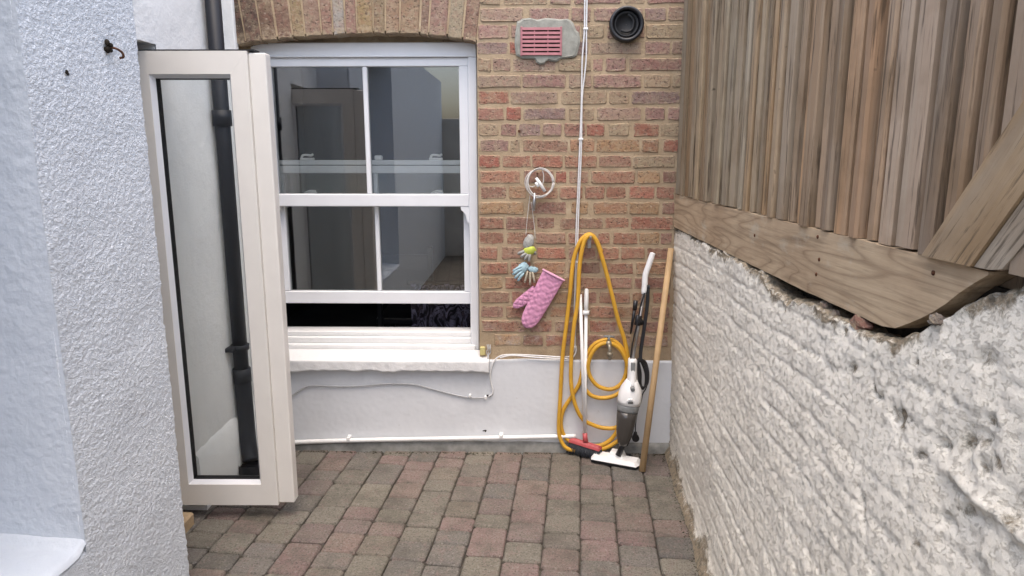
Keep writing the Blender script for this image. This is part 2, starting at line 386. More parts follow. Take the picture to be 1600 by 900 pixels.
def add_paver(a0, aw, b1, b0, near):
    global npav
    L = b1 - b0; k = min(PV, key=lambda q: abs(q - L)); me = rnd.choice(PV[k])
    c = pav(a0 + aw / 2, (b0 + b1) / 2, rnd.uniform(-.0025, .0015))
    if not near:
        for f in [[tuple(c + pav(x, y)) + () for x, y in ((-aw / 2 + .003, -L / 2 + .003), (aw / 2 - .003, -L / 2 + .003), (aw / 2 - .003, L / 2 - .003), (-aw / 2 + .003, L / 2 - .003))]]:
            BIGSTUFF.add(f, [(0, 1, 2, 3)])
        return
    o = link('paver', me, paving, c); npav += 1
    o.scale = ((aw - .0045 + rnd.uniform(-.0015, .0015)) / .1455, (L - .0052) / (k - .0055), 1)
    o.rotation_euler = (rnd.gauss(0, .006), rnd.gauss(0, .006), -PH + rnd.gauss(0, .008) + (math.pi if rnd.random() < .5 else 0))
    base = rnd.choice(PCOL); g = rnd.uniform(.88, 1.1)
    o.color = (*[v * g for v in base], 1)
starts = sorted(JT); left = [-.586 - .146 * k for k in range(1, 22)]; right = [.75 + .15 * k for k in range(0, 14)]
for a0 in left[::-1] + starts + right:
    aw = {(-.586): .144, -.442: .144, -.298: .143, -.155: .147, -.008: .15, .142: .15, .292: .151, .443: .154, .597: .153}.get(a0, .146 if a0 < 0 else .15)
    js = list(JT.get(a0, [.10 + rnd.uniform(-.04, .04)]))
    while js[-1] > -6.6:
        js.append(js[-1] - rnd.choice((.105, .145, .145, .145, .215, .108)))
    for b1, b0 in zip(js, js[1:]):
        m = pav(a0 + aw / 2, (b1 + b0) / 2)
        if m.y > .10 or m.x < -3.2: continue
        near = m.y > -1.42 and -1.62 < m.x < .86
        add_paver(a0, aw, b1, b0, near)
o = BIGSTUFF.build('paver_field', M['paver'], paving, (.20, .175, .15)); o['kind'] = 'stuff'

# ================================================================== back wall of the house: brick above, white plinth below
wall = thing('brick_wall', 'old multicoloured stock brick house wall around the sash window', 'wall', (0, 0, 0))
XL, XR, ZT = -1.372, 1.1, 2.62
arch = [(-1.372, 2.036), (-1.283, 2.054), (-1.068, 2.074), (-.794, 2.0885), (-.552, 2.087), (-.371, 2.073), (-.2345, 2.046)]
def arch_z(x):
    return float(np.interp(x, [p[0] for p in arch], [p[1] for p in arch]))
b = MB(); YF, YB = .0035, .28
b.prism([(-.2345, .05), (XR, .05), (XR, ZT), (-.2345, ZT)], YF, YB)
pl = [(x, z + .012) for x, z in arch]
b.prism(pl + [(-.2345, ZT), (XL - .5, ZT), (XL - .5, 2.05)], YF, .10)
b.box(XL - .5, -.2345, .125, YB, 2.055, ZT)
b.box(XL - .5, -1.345, .09, YB, .05, 2.055)
b.box(-1.345, -.2345, .06, YB, .05, .47)
b.build('mortar_bed', M['mortar'], wall)
def brick_mesh(w, h, seed):
    r = random.Random(seed); x, z = w / 2, h / 2; c = .005
    J = lambda s=.0035: r.uniform(-s, s)
    out = [(-x + c, -z), (J(.02), -z), (x - c, -z), (x, -z + c), (x, z - c), (x - c, z), (J(.02), z), (-x + c, z), (-x, z - c), (-x, -z + c)]
    out = [(a + J(), q + J(.0032)) for a, q in out]; n = 10
    inn = [(a - math.copysign(.004, a) * (abs(a) > x * .5), q - math.copysign(.004, q) * (abs(q) > z * .4)) for a, q in out]
    vs = [(a, J(.0010), q) for a, q in inn] + [(a, .0045, q) for a, q in out] + [(a, .03, q) for a, q in out]
    fs = [tuple(range(n))] + [(n + i, n + (i + 1) % n, (i + 1) % n, i) for i in range(n)] + [(2 * n + i, 2 * n + (i + 1) % n, n + (i + 1) % n, n + i) for i in range(n)]
    me = bpy.data.meshes.new('brick'); me.from_pydata(vs, [], fs); me.materials.append(M['brick']); return me
BW = (.055, .095, .14, .20, .235)
BM = {w_: [brick_mesh(w_, .062, int(w_ * 1000) + 50 * k) for k in range(6)] for w_ in BW}
UP = [(.32, .225, .175), (.35, .265, .18), (.30, .195, .165), (.32, .24, .18), (.36, .285, .19), (.32, .19, .16), (.26, .185, .165), (.33, .205, .175)]
LOW = [(.36, .19, .13), (.34, .175, .125), (.37, .22, .135), (.31, .17, .13), (.37, .17, .12), (.33, .20, .145), (.28, .16, .125), (.40, .26, .15)]
def bcol(z):
    t = min(1, max(0, (z - 1.45) / .38 + rnd.uniform(-.25, .25)))
    c = rnd.choice(UP if rnd.random() < t else LOW); g = rnd.uniform(.85, 1.15)
    return tuple(v * g for v in c)
REDS = {(3, 1), (7, 1), (8, 5), (10, 0), (11, 2)}
ROWS = {1: [(-.219, -.014), (.01, .198), (.208, .302), (.315, .543), (.55, .65), (.66, .753)], 2: [(-.231, -.081), (-.074, -.034), (-.03, .162), (.169, .25), (.257, .364), (.378, .552), (.559, .754)],
 3: [(-.237, -.088), (-.084, -.023), (-.016, .17), (.177, .292), (.299, .542), (.552, .677), (.683, .751)], 4: [(-.238, -.166), (-.163, -.074), (-.067, .144), (.151, .304), (.314, .365), (.375, .47), (.484, .741)],
 5: [(-.232, -.026), (-.019, .186), (.2, .309), (.319, .547), (.558, .683), (.693, .748)], 6: [(-.232, -.081), (-.074, .153), (.167, .386), (.396, .495), (.502, .734)],
 7: [(-.233, -.108), (-.095, -.025), (-.015, .188), (.202, .326), (.34, .553), (.567, .663), (.673, .745)], 8: [(-.227, -.129), (-.122, -.046), (-.039, .072), (.079, .169), (.183, .283), (.29, .376), (.397, .494), (.514, .638), (.645, .735)],
 9: [(-.224, -.084), (-.077, -.025), (-.015, .205), (.212, .33), (.337, .551), (.558, .641), (.662, .738)], 10: [(-.228, -.123), (-.116, .024), (.031, .178), (.185, .345), (.352, .512), (.519, .721)],
 11: [(-.229, -.024), (-.014, .137), (.143, .2), (.207, .305), (.319, .532), (.543, .655), (.662, .731)], 12: [(-.226, -.095), (-.088, .004), (.011, .159), (.166, .282), (.289, .384), (.391, .49), (.504, .63), (.637, .728)],
 13: [(-.23, -.01), (.011, .203), (.224, .309), (.33, .499), (.506, .654), (.668, .731)], 14: [(-.23, -.109), (-.102, .047), (.055, .147), (.168, .381), (.388, .509), (.516, .728)],
 15: [(-.231, -.109), (-.095, .041), (.048, .198), (.212, .347), (.355, .419), (.433, .554), (.561, .66), (.667, .727)], 16: [(-.232, -.138), (-.124, .027), (.056, .199), (.213, .349), (.356, .464), (.471, .592), (.599, .727)],
 17: [(-.225, -.088), (-.077, .028), (.038, .2), (.211, .373), (.401, .538), (.552, .727)], 18: [(-.227, -.117), (-.106, .122), (.136, .245), (.256, .411), (.425, .533), (.544, .727)],
 19: [(-.226, -.081), (-.07, .021), (.032, .246), (.257, .362), (.369, .528), (.539, .629), (.64, .727)], 20: [(-.227, -.11), (-.099, .109), (.12, .313), (.324, .451), (.462, .625), (.636, .726)],
 21: [(-.227, .007), (.022, .139), (.15, .315), (.322, .468), (.479, .577), (.588, .726)], 22: [(-.162, -.022), (-.011, .089), (.1, .25), (.261, .419), (.43, .543), (.554, .726)]}
ROWS[0] = [(-.22, -.12), (-.11, .1), (.11, .21), (.22, .44), (.45, .55), (.56, .75)]
ROWS[-1] = [(-.22, -.0), (.01, .11), (.12, .34), (.35, .45), (.46, .68), (.69, .75)]
for i, l in sorted(ROWS.items()):
    z = 2.206 - .075 * (i - .5)
    for j, (x0, x1) in enumerate(l):
        x0 = x0 + .001; x1 = x1 - .001
        wdt = max(x1 - x0, .04); k = min(BW, key=lambda q: abs(q - wdt))
        if j == 0: x0 = max(x0, -.232)
        o = link('brick', rnd.choice(BM[k]), wall, ((x0 + x1) / 2, rnd.uniform(-.002, .0022), z + rnd.uniform(-.001, .001)), (.34, .135, .10) if (i, j) in REDS else bcol(z))
        o.scale = (wdt / k, 1, rnd.uniform(.96, 1.02)); o.rotation_euler = (rnd.gauss(0, .01), rnd.gauss(0, .004), rnd.gauss(0, .006))
    # continue behind the fence, out of sight
# arch of upright bricks
vj = [-1.372, -1.33, -1.254, -1.181, -1.105, -1.047, -.968, -.911, -.853, -.799, -.723, -.666, -.599, -.506, -.461, -.376, -.304, -.2345]
vcol = [tuple(u * .82 for u in q) for q in [(.10, .075, .06), (.13, .09, .075), (.20, .13, .095), (.25, .16, .12), (.34, .26, .15), (.33, .225, .17), (.33, .205, .16), (.42, .385, .34), (.34, .21, .17), (.37, .27, .145), (.31, .235, .15), (.36, .245, .165), (.35, .245, .16), (.29, .20, .15), (.36, .235, .19), (.40, .34, .24), (.31, .20, .15)]]
for k, (x0, x1) in enumerate(zip(vj, vj[1:])):
    m = (x0 + x1) / 2; tilt = (m + .8) * .055; J = lambda s=.003: rnd.uniform(-s, s)
    lo = [(x0 + .003 + J(.002), arch_z(x0) + J()), (m + J(.01), arch_z(m) + J()), (x1 - .003 + J(.002), arch_z(x1) + J())]
    up = [(x1 - .003 + tilt, 2.30 + J()), (x0 + .003 + tilt, 2.30 + J())]
    po = lo + up; cx = sum(p[0] for p in po) / 5; cz = sum(p[1] for p in po) / 5
    inn = [(a + math.copysign(.004, cx - a) * (abs(a - cx) > .008), q + math.copysign(.004, cz - q)) for a, q in po]
    yo = rnd.uniform(-.004, .001)
    vs = [(a, yo, q) for a, q in inn] + [(a, yo + .005, q) for a, q in po] + [(a, .095, q) for a, q in po]
    fs = [tuple(range(5))] + [(5 + i, 5 + (i + 1) % 5, (i + 1) % 5, i) for i in range(5)] + [(10 + i, 10 + (i + 1) % 5, 5 + (i + 1) % 5, 5 + i) for i in range(5)]
    MB().add(vs, fs).build('arch_brick', M['brick'], wall, vcol[k])
# courses above the picture, one mass
st = MB()
for i in range(-5, 1):
    z = 2.206 - .075 * (i - .5); x = (XL if z > 2.34 else .76) + rnd.uniform(-.1, 0)
    if z <= 2.34: x = .76
    while x < XR:
        wdt = rnd.choice((.10, .21)); 
        if not (i >= -1 and x < .75): st.box(max(x, XL), min(x + wdt, XR), 0, .03, z - .0325, z + .0325, .003)
        x += wdt + .011
o = st.build('upper_courses', M['brick'], wall, (.32, .21, .15)); o['kind'] = 'stuff'
# white painted plinth under the bricks and the window
nx, nz = 330, 80
X, Z = np.meshgrid(np.linspace(XL, .80, nx), np.linspace(0, 1, nz))
topz = .497 + .004 * vnoise(X * 9, X * 0, X * 0, 5) + np.where(X < -.2, -.05, 0)
Zp = Z * topz
Y = -.014 + .003 * fbm(X, Zp, X * 0, 5, 2, 3) + .0007 * fbm(X, Zp, X * 0, 60, 2, 9)
Y[-1, :] = .02
plinth = thing('plinth', 'white painted rendered plinth below the bricks and window', 'wall', (-.3, 0, 0))
grid_mesh('painted_face', X, Y, Zp, M['plinth'], plinth)
nx = 200; xs = np.linspace(XL, .80, nx)
pr = [(-.006, .052), (-.024, .044), (-.031, .028), (-.034, .0), (-.036, -.02)]
X = np.tile(xs, (5, 1)); Y = np.array([[p[0]] * nx for p in pr]); Zk = np.array([[p[1]] * nx for p in pr])
Zk[:2] += .012 * (xs > -.2) * 0 + .006 * vnoise(X[:2] * 7, X[:2] * 0, X[:2] * 0, 8); Y[1:] += .003 * vnoise(X[1:] * 30, Zk[1:] * 30, X[1:] * 0, 4)
grid_mesh('cement_fillet', X, Y, Zk, M['concrete'], plinth, flip=True)
for (x, z) in ((-.211, .108), (-.19, .30)):
    mb = MB()
    for k in range(5): mb.ball((x + rnd.uniform(-.008, .008), -.0135, z + rnd.uniform(-.004, .004)), (.005, .003, .003), 6, 4)
    mb.build('dirt_spot', M['earth'], plinth)
# stone sill
nx, ny = 240, 26
t_ = np.linspace(0, 1, ny); prof = []
for t in t_:
    if t < .45: prof.append((.075 - t / .45 * .122, .520 - t / .45 * .022))
    elif t < .55: a = (t - .45) / .1 * math.pi / 2; prof.append((-.047 - .006 * math.sin(a), .498 - .006 * (1 - math.cos(a))))
    elif t < .8: prof.append((-.053, .492 - (t - .55) / .25 * .052))
    else: prof.append((-.053 + (t - .8) / .2 * .045, .440 - .004 * (t - .8) / .2))
xs = np.linspace(-1.368, -.186, nx)
X = np.tile(xs, (ny, 1)); Y = np.array([[p[0]] * nx for p in prof]); Zs = np.array([[p[1]] * nx for p in prof])
edge = (np.arange(ny) > ny * .6)[:, None]
Zs = Zs - edge * (.006 * vnoise(X * 10, X * 0, X * 0, 2) + .004 * vnoise(X * 33, X * 0, X * 0, 3)) * np.clip((.5 - Zs) / .05, 0, 1)
Y = Y + .002 * fbm(X, Y, Zs, 40, 2, 7)
sill = thing('stone_sill', 'thick white painted stone sill under the sash window', 'sill', (-.75, 0, .44))
grid_mesh('sill_slab', X, Y, Zs, M['sill'], sill, flip=True)
e = MB(); e.prism([(0, 0)] * 3, 0, 0) if False else None
poly = [(float(Y[i, -1]), float(Zs[i, -1])) for i in range(ny)]
n = len(poly); e.add([(-.186, a, q) for a, q in poly], [tuple(range(n))]).build('sill_end', M['sill'], sill)

# ================================================================== sash window
win = thing('sash_window', 'white two-over-two sash window, lower sash raised open at bottom', 'window', (-.79, .1, .5))
W_ = M['upvc']
fr = MB().box(-1.345, -.243, .09, .20, 1.992, 2.061, .004).box(-1.3, -.288, .082, .10, 1.992, 2.000, .002)
fr.build('frame_head', W_, win)
MB().box(-.287, -.243, .0905, .20, .50, 1.992, .004).build('frame_jamb', W_, win)
MB().box(-1.345, -1.301, .0905, .20, .50, 1.992, .004).build('frame_jamb', W_, win)
MB().box(-1.301, -.287, .125, .23, .578, .604, .004).box(-1.301, -.287, .105, .22, .545, .578, .004).box(-1.31, -.26, .078, .21, .49, .545, .005).build('frame_sill', M['sill'], win)
us = MB().box(-1.301, -.287, .100, .145, 1.950, 1.992, .003).build('upper_sash', W_, win)
MB().box(-1.301, -1.257, .1005, .145, 1.330, 1.950, .003).build('stile', W_, us); MB().box(-.331, -.287, .1005, .145, 1.330, 1.950, .003).build('stile', W_, us)
MB().box(-1.301, -.287, .098, .145, 1.267, 1.330, .004).build('meeting_rail', W_, us)
MB().box(-.806, -.783, .104, .141, 1.330, 1.950, .004).build('glazing_bar', W_, us)
for a, c in ((-1.257, -.806), (-.783, -.331)): MB().box(a, c, .118, .124, 1.330, 1.950).build('pane', M['glass'], us)
for s in (-1, 1):
    xo = -.794 + s * .507; pz = [(0, 1.267), (0, 1.185), (-.008 * s, 1.187), (-.016 * s, 1.20), (-.018 * s, 1.222), (-.030 * s, 1.240), (-.042 * s, 1.250), (-.044 * s, 1.267)]
    p = [(xo + a, z) for a, z in pz]; p = p if s < 0 else p
    MB().prism(p[::-1] if s < 0 else p[::-1], .101, .144).build('sash_horn', W_, us)
ls = MB().box(-1.2995, -.2885, .152, .195, .750, .816, .004).build('lower_sash', W_, win)
MB().box(-1.2995, -1.248, .153, .195, .816, 1.432, .004).build('stile', W_, ls); MB().box(-.322, -.2885, .153, .195, .816, 1.432, .004).build('stile', W_, ls)
MB().box(-1.2995, -.2885, .150, .195, 1.432, 1.470, .003).box(-1.2995, -.2885, .156, .195, 1.474, 1.498, .003).build('top_rail', W_, ls)
MB().box(-.784, -.762, .157, .19, .816, 1.432, .004).build('glazing_bar', W_, ls)
for a, c in ((-1.248, -.784), (-.762, -.322)): MB().box(a, c, .172, .178, .816, 1.432).build('pane', M['glass'], ls)
for x in (-1.123, -.461):
    m = MB().box(x - .035, x + .035, .16, .188, 1.4985, 1.510, .003).tube(spline([(x - .028, .17, 1.508), (x - .02, .17, 1.522), (x, .17, 1.524), (x + .02, .17, 1.521), (x + .032, .17, 1.528)], 4), .006, 8)
    m.build('catch', M['white'], ls)
MB().box(-.775, -.735, .16, .186, 1.4985, 1.522, .005).build('catch', M['white'], ls)
for x in (-1.11, -.457):
    MB().box(x - .03, x + .035, .1455, .151, 1.330, 1.338, .002).tube([(x - .02, .148, 1.336), (x, .148, 1.344), (x + .03, .148, 1.341)], .005, 8).build('catch', M['white'], us)

# ================================================================== room behind the window, its lack of light painted into the walls
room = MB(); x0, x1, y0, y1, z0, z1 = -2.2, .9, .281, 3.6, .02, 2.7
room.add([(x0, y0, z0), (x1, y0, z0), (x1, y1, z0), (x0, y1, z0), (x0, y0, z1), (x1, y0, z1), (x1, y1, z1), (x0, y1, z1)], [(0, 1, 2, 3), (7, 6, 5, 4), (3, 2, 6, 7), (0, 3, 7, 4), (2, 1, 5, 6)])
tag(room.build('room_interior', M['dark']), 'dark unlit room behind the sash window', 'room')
cur = thing('patterned_cloth', 'purple and white patterned cloth just inside the window at right', 'cloth', (-.42, .5, .1))
nx = 60; xs = np.linspace(-.66, -.2, nx); X = np.tile(xs, (8, 1)); Zc = np.tile(np.linspace(.15, .80, 8)[:, None], (1, nx)); Y = .48 + .02 * np.sin(X * 60) + .01 * np.sin(X * 143 + 1)
grid_mesh('cloth', X, Y, Zc, M['curtain'], cur); MB().tube([(-.68, .48, .80), (-.18, .48, .80)], .012, 8).build('rail', M['timberdark'], cur)
cab = thing('dark_chair', 'dark chair back just visible inside under the raised sash', 'chair', (-.8, .9, .02))
MB().box(-.95, -.92, .9, .93, .02, .95, .004).build('post', M['black'], cab); MB().box(-.62, -.59, .9, .93, .02, .95, .004).build('post', M['black'], cab)
MB().box(-.92, -.62, .905, .925, .80, .90, .004).build('back_rail', M['black'], cab); MB().box(-.97, -.57, .93, 1.35, .44, .48, .006).build('seat', M['black'], cab)
for x in (-.95, -.62): MB().box(x, x + .03, 1.3, 1.33, .02, .44, .004).build('leg', M['black'], cab)

# ================================================================== ground beyond the yard
g = MB().add([(-150, -150, -.05), (150, -150, -.05), (150, 150, -.05), (-150, 150, -.05)], [(0, 1, 2, 3)]).build('ground', M['concrete']); g['kind'] = 'structure'

# ================================================================== white rendered wall beyond the glazed door (left)
lw = thing('rendered_wall', 'white rendered wall with splayed base behind the open glazed door', 'wall', (-1.37, -.33, 0))
nz, ny = 120, 40
def side(name, x, ya, yb, za, zb, mat, parent, amp=.002, sc=50, ny=40, nz=120, big=.004):
    Y, Z = np.meshgrid(np.linspace(ya, yb, ny), np.linspace(za, zb, nz))
    X = x + big * fbm(Y, Z, Y * 0, 5, 2, 3) + amp * fbm(Y, Z, Y * 0, sc, 3, 11)
    return grid_mesh(name, X, Y, Z, mat, parent, flip=True)
side('wall_face', -1.425, 0.0, -.66, .26, 2.5, M['render'], lw)
side('wall_face', -1.425, -.66, -1.3, 1.945, 2.5, M['render'], lw)
MB().box(-1.9, -1.433, -.66, 0, 0, 2.5).box(-1.9, -1.433, -1.3, -.66, 1.945, 2.5).build('wall_core', M['render'], lw)
pr = [(-1.427, .27), (-1.408, .245), (-1.402, .12), (-1.392, .07), (-1.390, -.02)]
ys = np.linspace(0, -.66, 60); Y = np.tile(ys, (5, 1)); X = np.array([[p[0]] * 60 for p in pr]); Z = np.array([[p[1]] * 60 for p in pr])
X = X + .003 * vnoise(Y * 20, Z * 20, Y * 0, 6)
grid_mesh('splayed_base', X, Y, Z, M['render'], lw)
MB().add([(-1.9, -.661, 0), (-1.390, -.661, 0), (-1.402, -.661, .12), (-1.408, -.661, .245), (-1.427, -.661, .27), (-1.9, -.661, .27)], [(0, 1, 2, 3, 4, 5)]).build('base_end', M['render'], lw)

MB().box(-1.44, -1.374, -.02, .02, 0, 2.5, .004).build('return_strip', M['render'], lw)
# ================================================================== black drainpipe
dp = thing('drainpipe', 'black cast drainpipe on the white wall left of the window', 'pipe', (-1.383, -.21, 0))
MB().tube([(-1.383, -.21, .46), (-1.383, -.21, 2.6)], .034, 18).build('pipe', M['pipe'], dp)
MB().tube(spline([(-1.383, -.21, .47), (-1.381, -.21, .30), (-1.374, -.225, .19), (-1.36, -.25, .10), (-1.345, -.275, .05)], 5), .039, 16).build('shoe', M['pipe'], dp)
for z in (.47, 1.69):
    MB().tube([(-1.383, -.21, z - .035), (-1.383, -.21, z + .035)], .042, 18).build('collar', M['pipe'], dp)
MB().tube([(-1.383, -.21, .60), (-1.383, -.21, .625)], .0435, 18).box(-1.43, -1.385, -.28, -.14, .602, .622, .003).build('bracket', M['pipe'], dp)
gu = thing('gully', 'small dark drain gully under the drainpipe foot', 'drain', (-1.34, -.285, 0))
MB().tube([(-1.34, -.285, .0), (-1.34, -.285, .045)], [.062, .058], 18, cap=False).build('rim', M['pipe'], gu)
for k in range(4): MB().box(-1.39, -1.29, -.318 + k * .02, -.308 + k * .02, .028, .034).build('bar', M['pipe'], gu)

# ================================================================== doorway in the left wall
df = thing('door_frame', 'cream door frame and pale wood threshold in the left doorway', 'door frame', (-1.62, -.93, 0))
MB().box(-1.66, -1.575, -.73, -.662, .06, 1.945, .004).build('jamb', M['cream'], df); MB().box(-1.66, -1.575, -1.198, -1.13, .06, 1.945, .004).build('jamb', M['cream'], df)
MB().box(-1.66, -1.575, -1.13, -.73, 1.875, 1.945, .004).build('head', M['cream'], df)
MB().box(-1.68, -1.395, -1.195, -.765, -.01, .052, .008).build('threshold', M['threshold'], df)
hall = MB(); x0, x1, y0, y1, z0, z1 = -2.5, -1.67, -1.7, -.4, .01, 2.3  # hall shaped shallow and pale so light gets in and brightens the reflections
hall.add([(x0, y0, z0), (x1, y0, z0), (x1, y1, z0), (x0, y1, z0), (x0, y0, z1), (x1, y0, z1), (x1, y1, z1), (x0, y1, z1)], [(0, 1, 2, 3), (7, 6, 5, 4), (3, 2, 6, 7), (0, 3, 7, 4), (0, 4, 5, 1)])
tag(hall.build('hall_interior', M['hallpaint']), 'beige hallway inside the left doorway, made shallow and pale for light', 'room')

# ------------------------------------------------------------------ open glazed door leaf
HX, HY = -1.558, -.70; a_ = R(.8); ca, sa = math.cos(a_), math.sin(a_)
leaf = thing('glazed_door', 'narrow cream framed glass door standing open at left', 'door', (HX, HY, .064)); leaf.rotation_euler = (0, 0, a_)
OFF[leaf.name] = Vector((0, 0, 0))          # parts are built in the leaf's own space
zb, zt, wl_ = 0.0, 1.848, .575              # local heights
GX0, GX1, GZ0, GZ1 = .133, .442, .094, 1.764
C_ = M['cream']
MB().box(0, .066, -.026, .030, zb, zt - .004, .004).build('hinge_flange', C_, leaf)
MB().box(wl_ - .066, wl_, -.026, .030, zb + .006, zt - .006, .004).build('lock_flange', C_, leaf)
def mitre(poly, name):
    m = MB(); n = len(poly); m.prism(poly, -.036, .034); m.build(name, C_, leaf)
ix0, ix1 = .066, wl_ - .066
mitre([(ix0, zb), (GX0 - .0, GZ0), (GX0, GZ1), (ix0, zt)], 'stile'); mitre([(ix1, zb), (ix1, zt), (GX1, GZ1), (GX1, GZ0)], 'stile')
mitre([(ix0 + .0006, zb), (ix1 - .0006, zb), (GX1, GZ0 - .0003), (GX0, GZ0 - .0003)], 'rail'); mitre([(ix0 + .0006, zt), (GX0, GZ1 + .0003), (GX1, GZ1 + .0003), (ix1 - .0006, zt)], 'rail')
def ring(x0, x1, z0, z1, ya, x0b, x1b, z0b, z1b, yb):
    o = [(x0, ya, z0), (x1, ya, z0), (x1, ya, z1), (x0, ya, z1), (x0b, yb, z0b), (x1b, yb, z0b), (x1b, yb, z1b), (x0b, yb, z1b)]
    return o, [(i, (i + 1) % 4, 4 + (i + 1) % 4, 4 + i) for i in range(4)]
MB().add(*ring(GX0 - .001, GX1 + .001, GZ0 - .001, GZ1 + .001, -.034, GX0 + .013, GX1 - .013, GZ0 + .013, GZ1 - .013, -.012)).build('glazing_bead', M['upvc'], leaf)
MB().add(*ring(GX0 + .012, GX1 - .012, GZ0 + .012, GZ1 - .012, -.0125, GX0 + .016, GX1 - .016, GZ0 + .016, GZ1 - .016, .018)).build('gasket', M['gasket'], leaf)
MB().add(*ring(GX0 - .001, GX1 + .001, GZ0 - .001, GZ1 + .001, .033, GX0 + .016, GX1 - .016, GZ0 + .016, GZ1 - .016, .019)[:1], ring(0, 1, 0, 1, 0, 0, 1, 0, 1, 1)[1]).build('glazing_bead', M['upvc'], leaf)
MB().box(GX0 + .008, GX1 - .008, .000, .006, GZ0 + .008, GZ1 - .008).build('pane', M['doorglass'], leaf)
MB().box(.01, wl_ - .04, -.030, .030, zt + .0005, zt + .006).build('seal', M['gasket'], leaf)
for z in (.25, .95, 1.6): MB().tube([(.0, .040, z - .05), (.0, .040, z + .05)], .009, 10).build('hinge', M['white'], leaf)

# ================================================================== near roughcast wall (left foreground)
rw = thing('roughcast_wall', 'pale blue-white roughcast wall at left foreground with window recess', 'wall', (-1.2, -1.7, 0))
Xn, YC, YJ, SZ = -1.2, -1.205, -1.732, .486
def rough(Y, Z, amp=1.0):
    r = fbm(Y, Z, Y * 0, 95, 3, 21, .7); r2 = fbm(Y, Z, Y * 0, 200, 2, 41, .7)
    return amp * (.0022 * r + .0016 * r2 + .003 * fbm(Y, Z, Y * 0, 6, 2, 2))
def rface(name, ya, yb, za, zb, step=.0032):
    ny = max(4, int(abs(ya - yb) / step)); nz = max(4, int((zb - za) / step))
    Y, Z = np.meshgrid(np.linspace(ya, yb, ny), np.linspace(za, zb, nz)); X = Xn + rough(Y, Z)
    return X, Y, Z
X, Y, Z = rface('f', YC, YJ, -.02, 2.35)
er = lambda d, r=.010: np.where(d < r, r - np.sqrt(np.maximum(0, r * r - (r - d) ** 2)), 0)
X = X - er(np.abs(Y - YC)) - er(np.abs(Y - YJ)) * (Z > SZ)
Y = Y + np.where(np.abs(Y - YC) < .012, .003 * vnoise(Z * 60, Z * 0, Z * 0, 3), 0)
grid_mesh('roughcast_face', X, Y, Z, M['roughcast'], rw, flip=True)
X, Y, Z = rface('f', YJ, -2.75, -.02, SZ - .012, .009); X = X - er(np.abs(Z - (SZ - .012)), .012)
grid_mesh('roughcast_face', X, Y, Z, M['roughcast'], rw, flip=True)
# smooth reveal facing the camera
Xg, Zg = np.meshgrid(np.linspace(-1.56, Xn + .002, 80), np.linspace(SZ - .02, 2.3, 300))
Yg = YJ + .003 * fbm(Xg, Zg, Xg * 0, 8, 2, 5) + .0018 * fbm(Xg, Zg, Xg * 0, 70, 3, 8)
grid_mesh('reveal', Xg, Yg, Zg, M['reveal'], rw)
# sloping inner sill of the recess
Xg, Yg = np.meshgrid(np.linspace(-1.56, Xn + .004, 60), np.linspace(-2.75, YJ + .002, 150))
Zg = SZ + .03 * (Xn - Xg) / .36 + .004 * fbm(Xg, Yg, Xg * 0, 14, 3, 4) - er(np.abs(Xn + .004 - Xg), .014) + .018 * np.exp(-((Yg - YJ) / .02) ** 2)
grid_mesh('recess_sill', Xg, Yg, Zg, M['reveal'], rw)
MB().box(-1.9, Xn - .004, -2.75, YC - .004, 2.3, 2.5).box(-1.9, -1.57, -2.75, YJ, 0, 2.3).box(-1.9, Xn - .012, YJ + .01, YC - .004, 0, 2.3).box(-1.9, Xn - .02, -2.75, YJ + .01, 0, SZ - .03).box(-1.9, Xn - .004, -6.5, -2.75, 0, 2.5).build('wall_core', M['roughcast'], rw)
hk = thing('rusted_wall_hook', 'small rusted broken hook sticking out of the roughcast wall', 'hook', (Xn, -1.367, 1.833))
mb = MB()
for k in range(9): mb.ball((Xn + .004 + rnd.uniform(-.003, .004), -1.374 + rnd.uniform(-.011, .011), 1.838 + rnd.uniform(-.016, .012)), (.008, rnd.uniform(.005, .010), rnd.uniform(.005, .010)), 7, 5)
mb.build('socket', M['earth'], hk)
MB().tube(spline([(Xn, -1.372, 1.836), (Xn + .02, -1.362, 1.832), (Xn + .03, -1.352, 1.822), (Xn + .028, -1.345, 1.812), (Xn + .018, -1.348, 1.808)], 5), .0035, 7).build('hook', M['rust'], hk)
hl = MB()
for k in range(4): hl.ball((Xn + .004 + .001 * k, -1.577 + rnd.uniform(-.003, .003), 1.743 + rnd.uniform(-.004, .004)), .004, 6, 4)
tag(hl.build('plug_hole', M['earth']), 'tiny dark plug hole in the roughcast below the rusted hook', 'hole')

# ================================================================== old whitewashed wall (right)
ow = thing('whitewashed_wall', 'old lumpy whitewashed brick wall with dirty base on the right', 'wall', (.72, -1.2, 0))
ny, nz = 600, 230
ys = -np.concatenate([np.linspace(-.02, 3.3, ny)]); ts = np.linspace(0, 1, nz)
Y, T = np.meshgrid(ys, ts)
tz = np.interp(-ys, [-.1, 0, .5, 1.0, 1.2, 1.33, 1.42, 1.55, 1.75, 1.9, 2.0, 2.08, 2.15, 2.22, 2.3, 2.6, 3.4], [1.163, 1.163, 1.160, 1.152, 1.142, 1.115, 1.105, 1.122, 1.128, 1.130, 1.150, 1.195, 1.245, 1.292, 1.325, 1.345, 1.36])
tz = tz + .010 * vnoise(ys * 24, ys * 0, ys * 0, 3) + .005 * vnoise(ys * 70, ys * 0, ys * 0, 4)
Z = T * tz[None, :]
lean = np.clip(Z / 1.2, 0, 1.2)
Xb = .762 + .075 * Y; Xt = .728 - .035 * Y
near = np.clip((-Y - 1.3) / 1.1, 0, 1)
d = .010 * fbm(Y, Z, Y * 0, 2.4, 2, 31) + .0045 * (np.abs(fbm(Y * .7, Z * 1.3, Y * 0, 14, 3, 32, .6)) - .2) + .0022 * fbm(Y * .8, Z * 1.2, Y * 0, 60, 3, 33, .8)
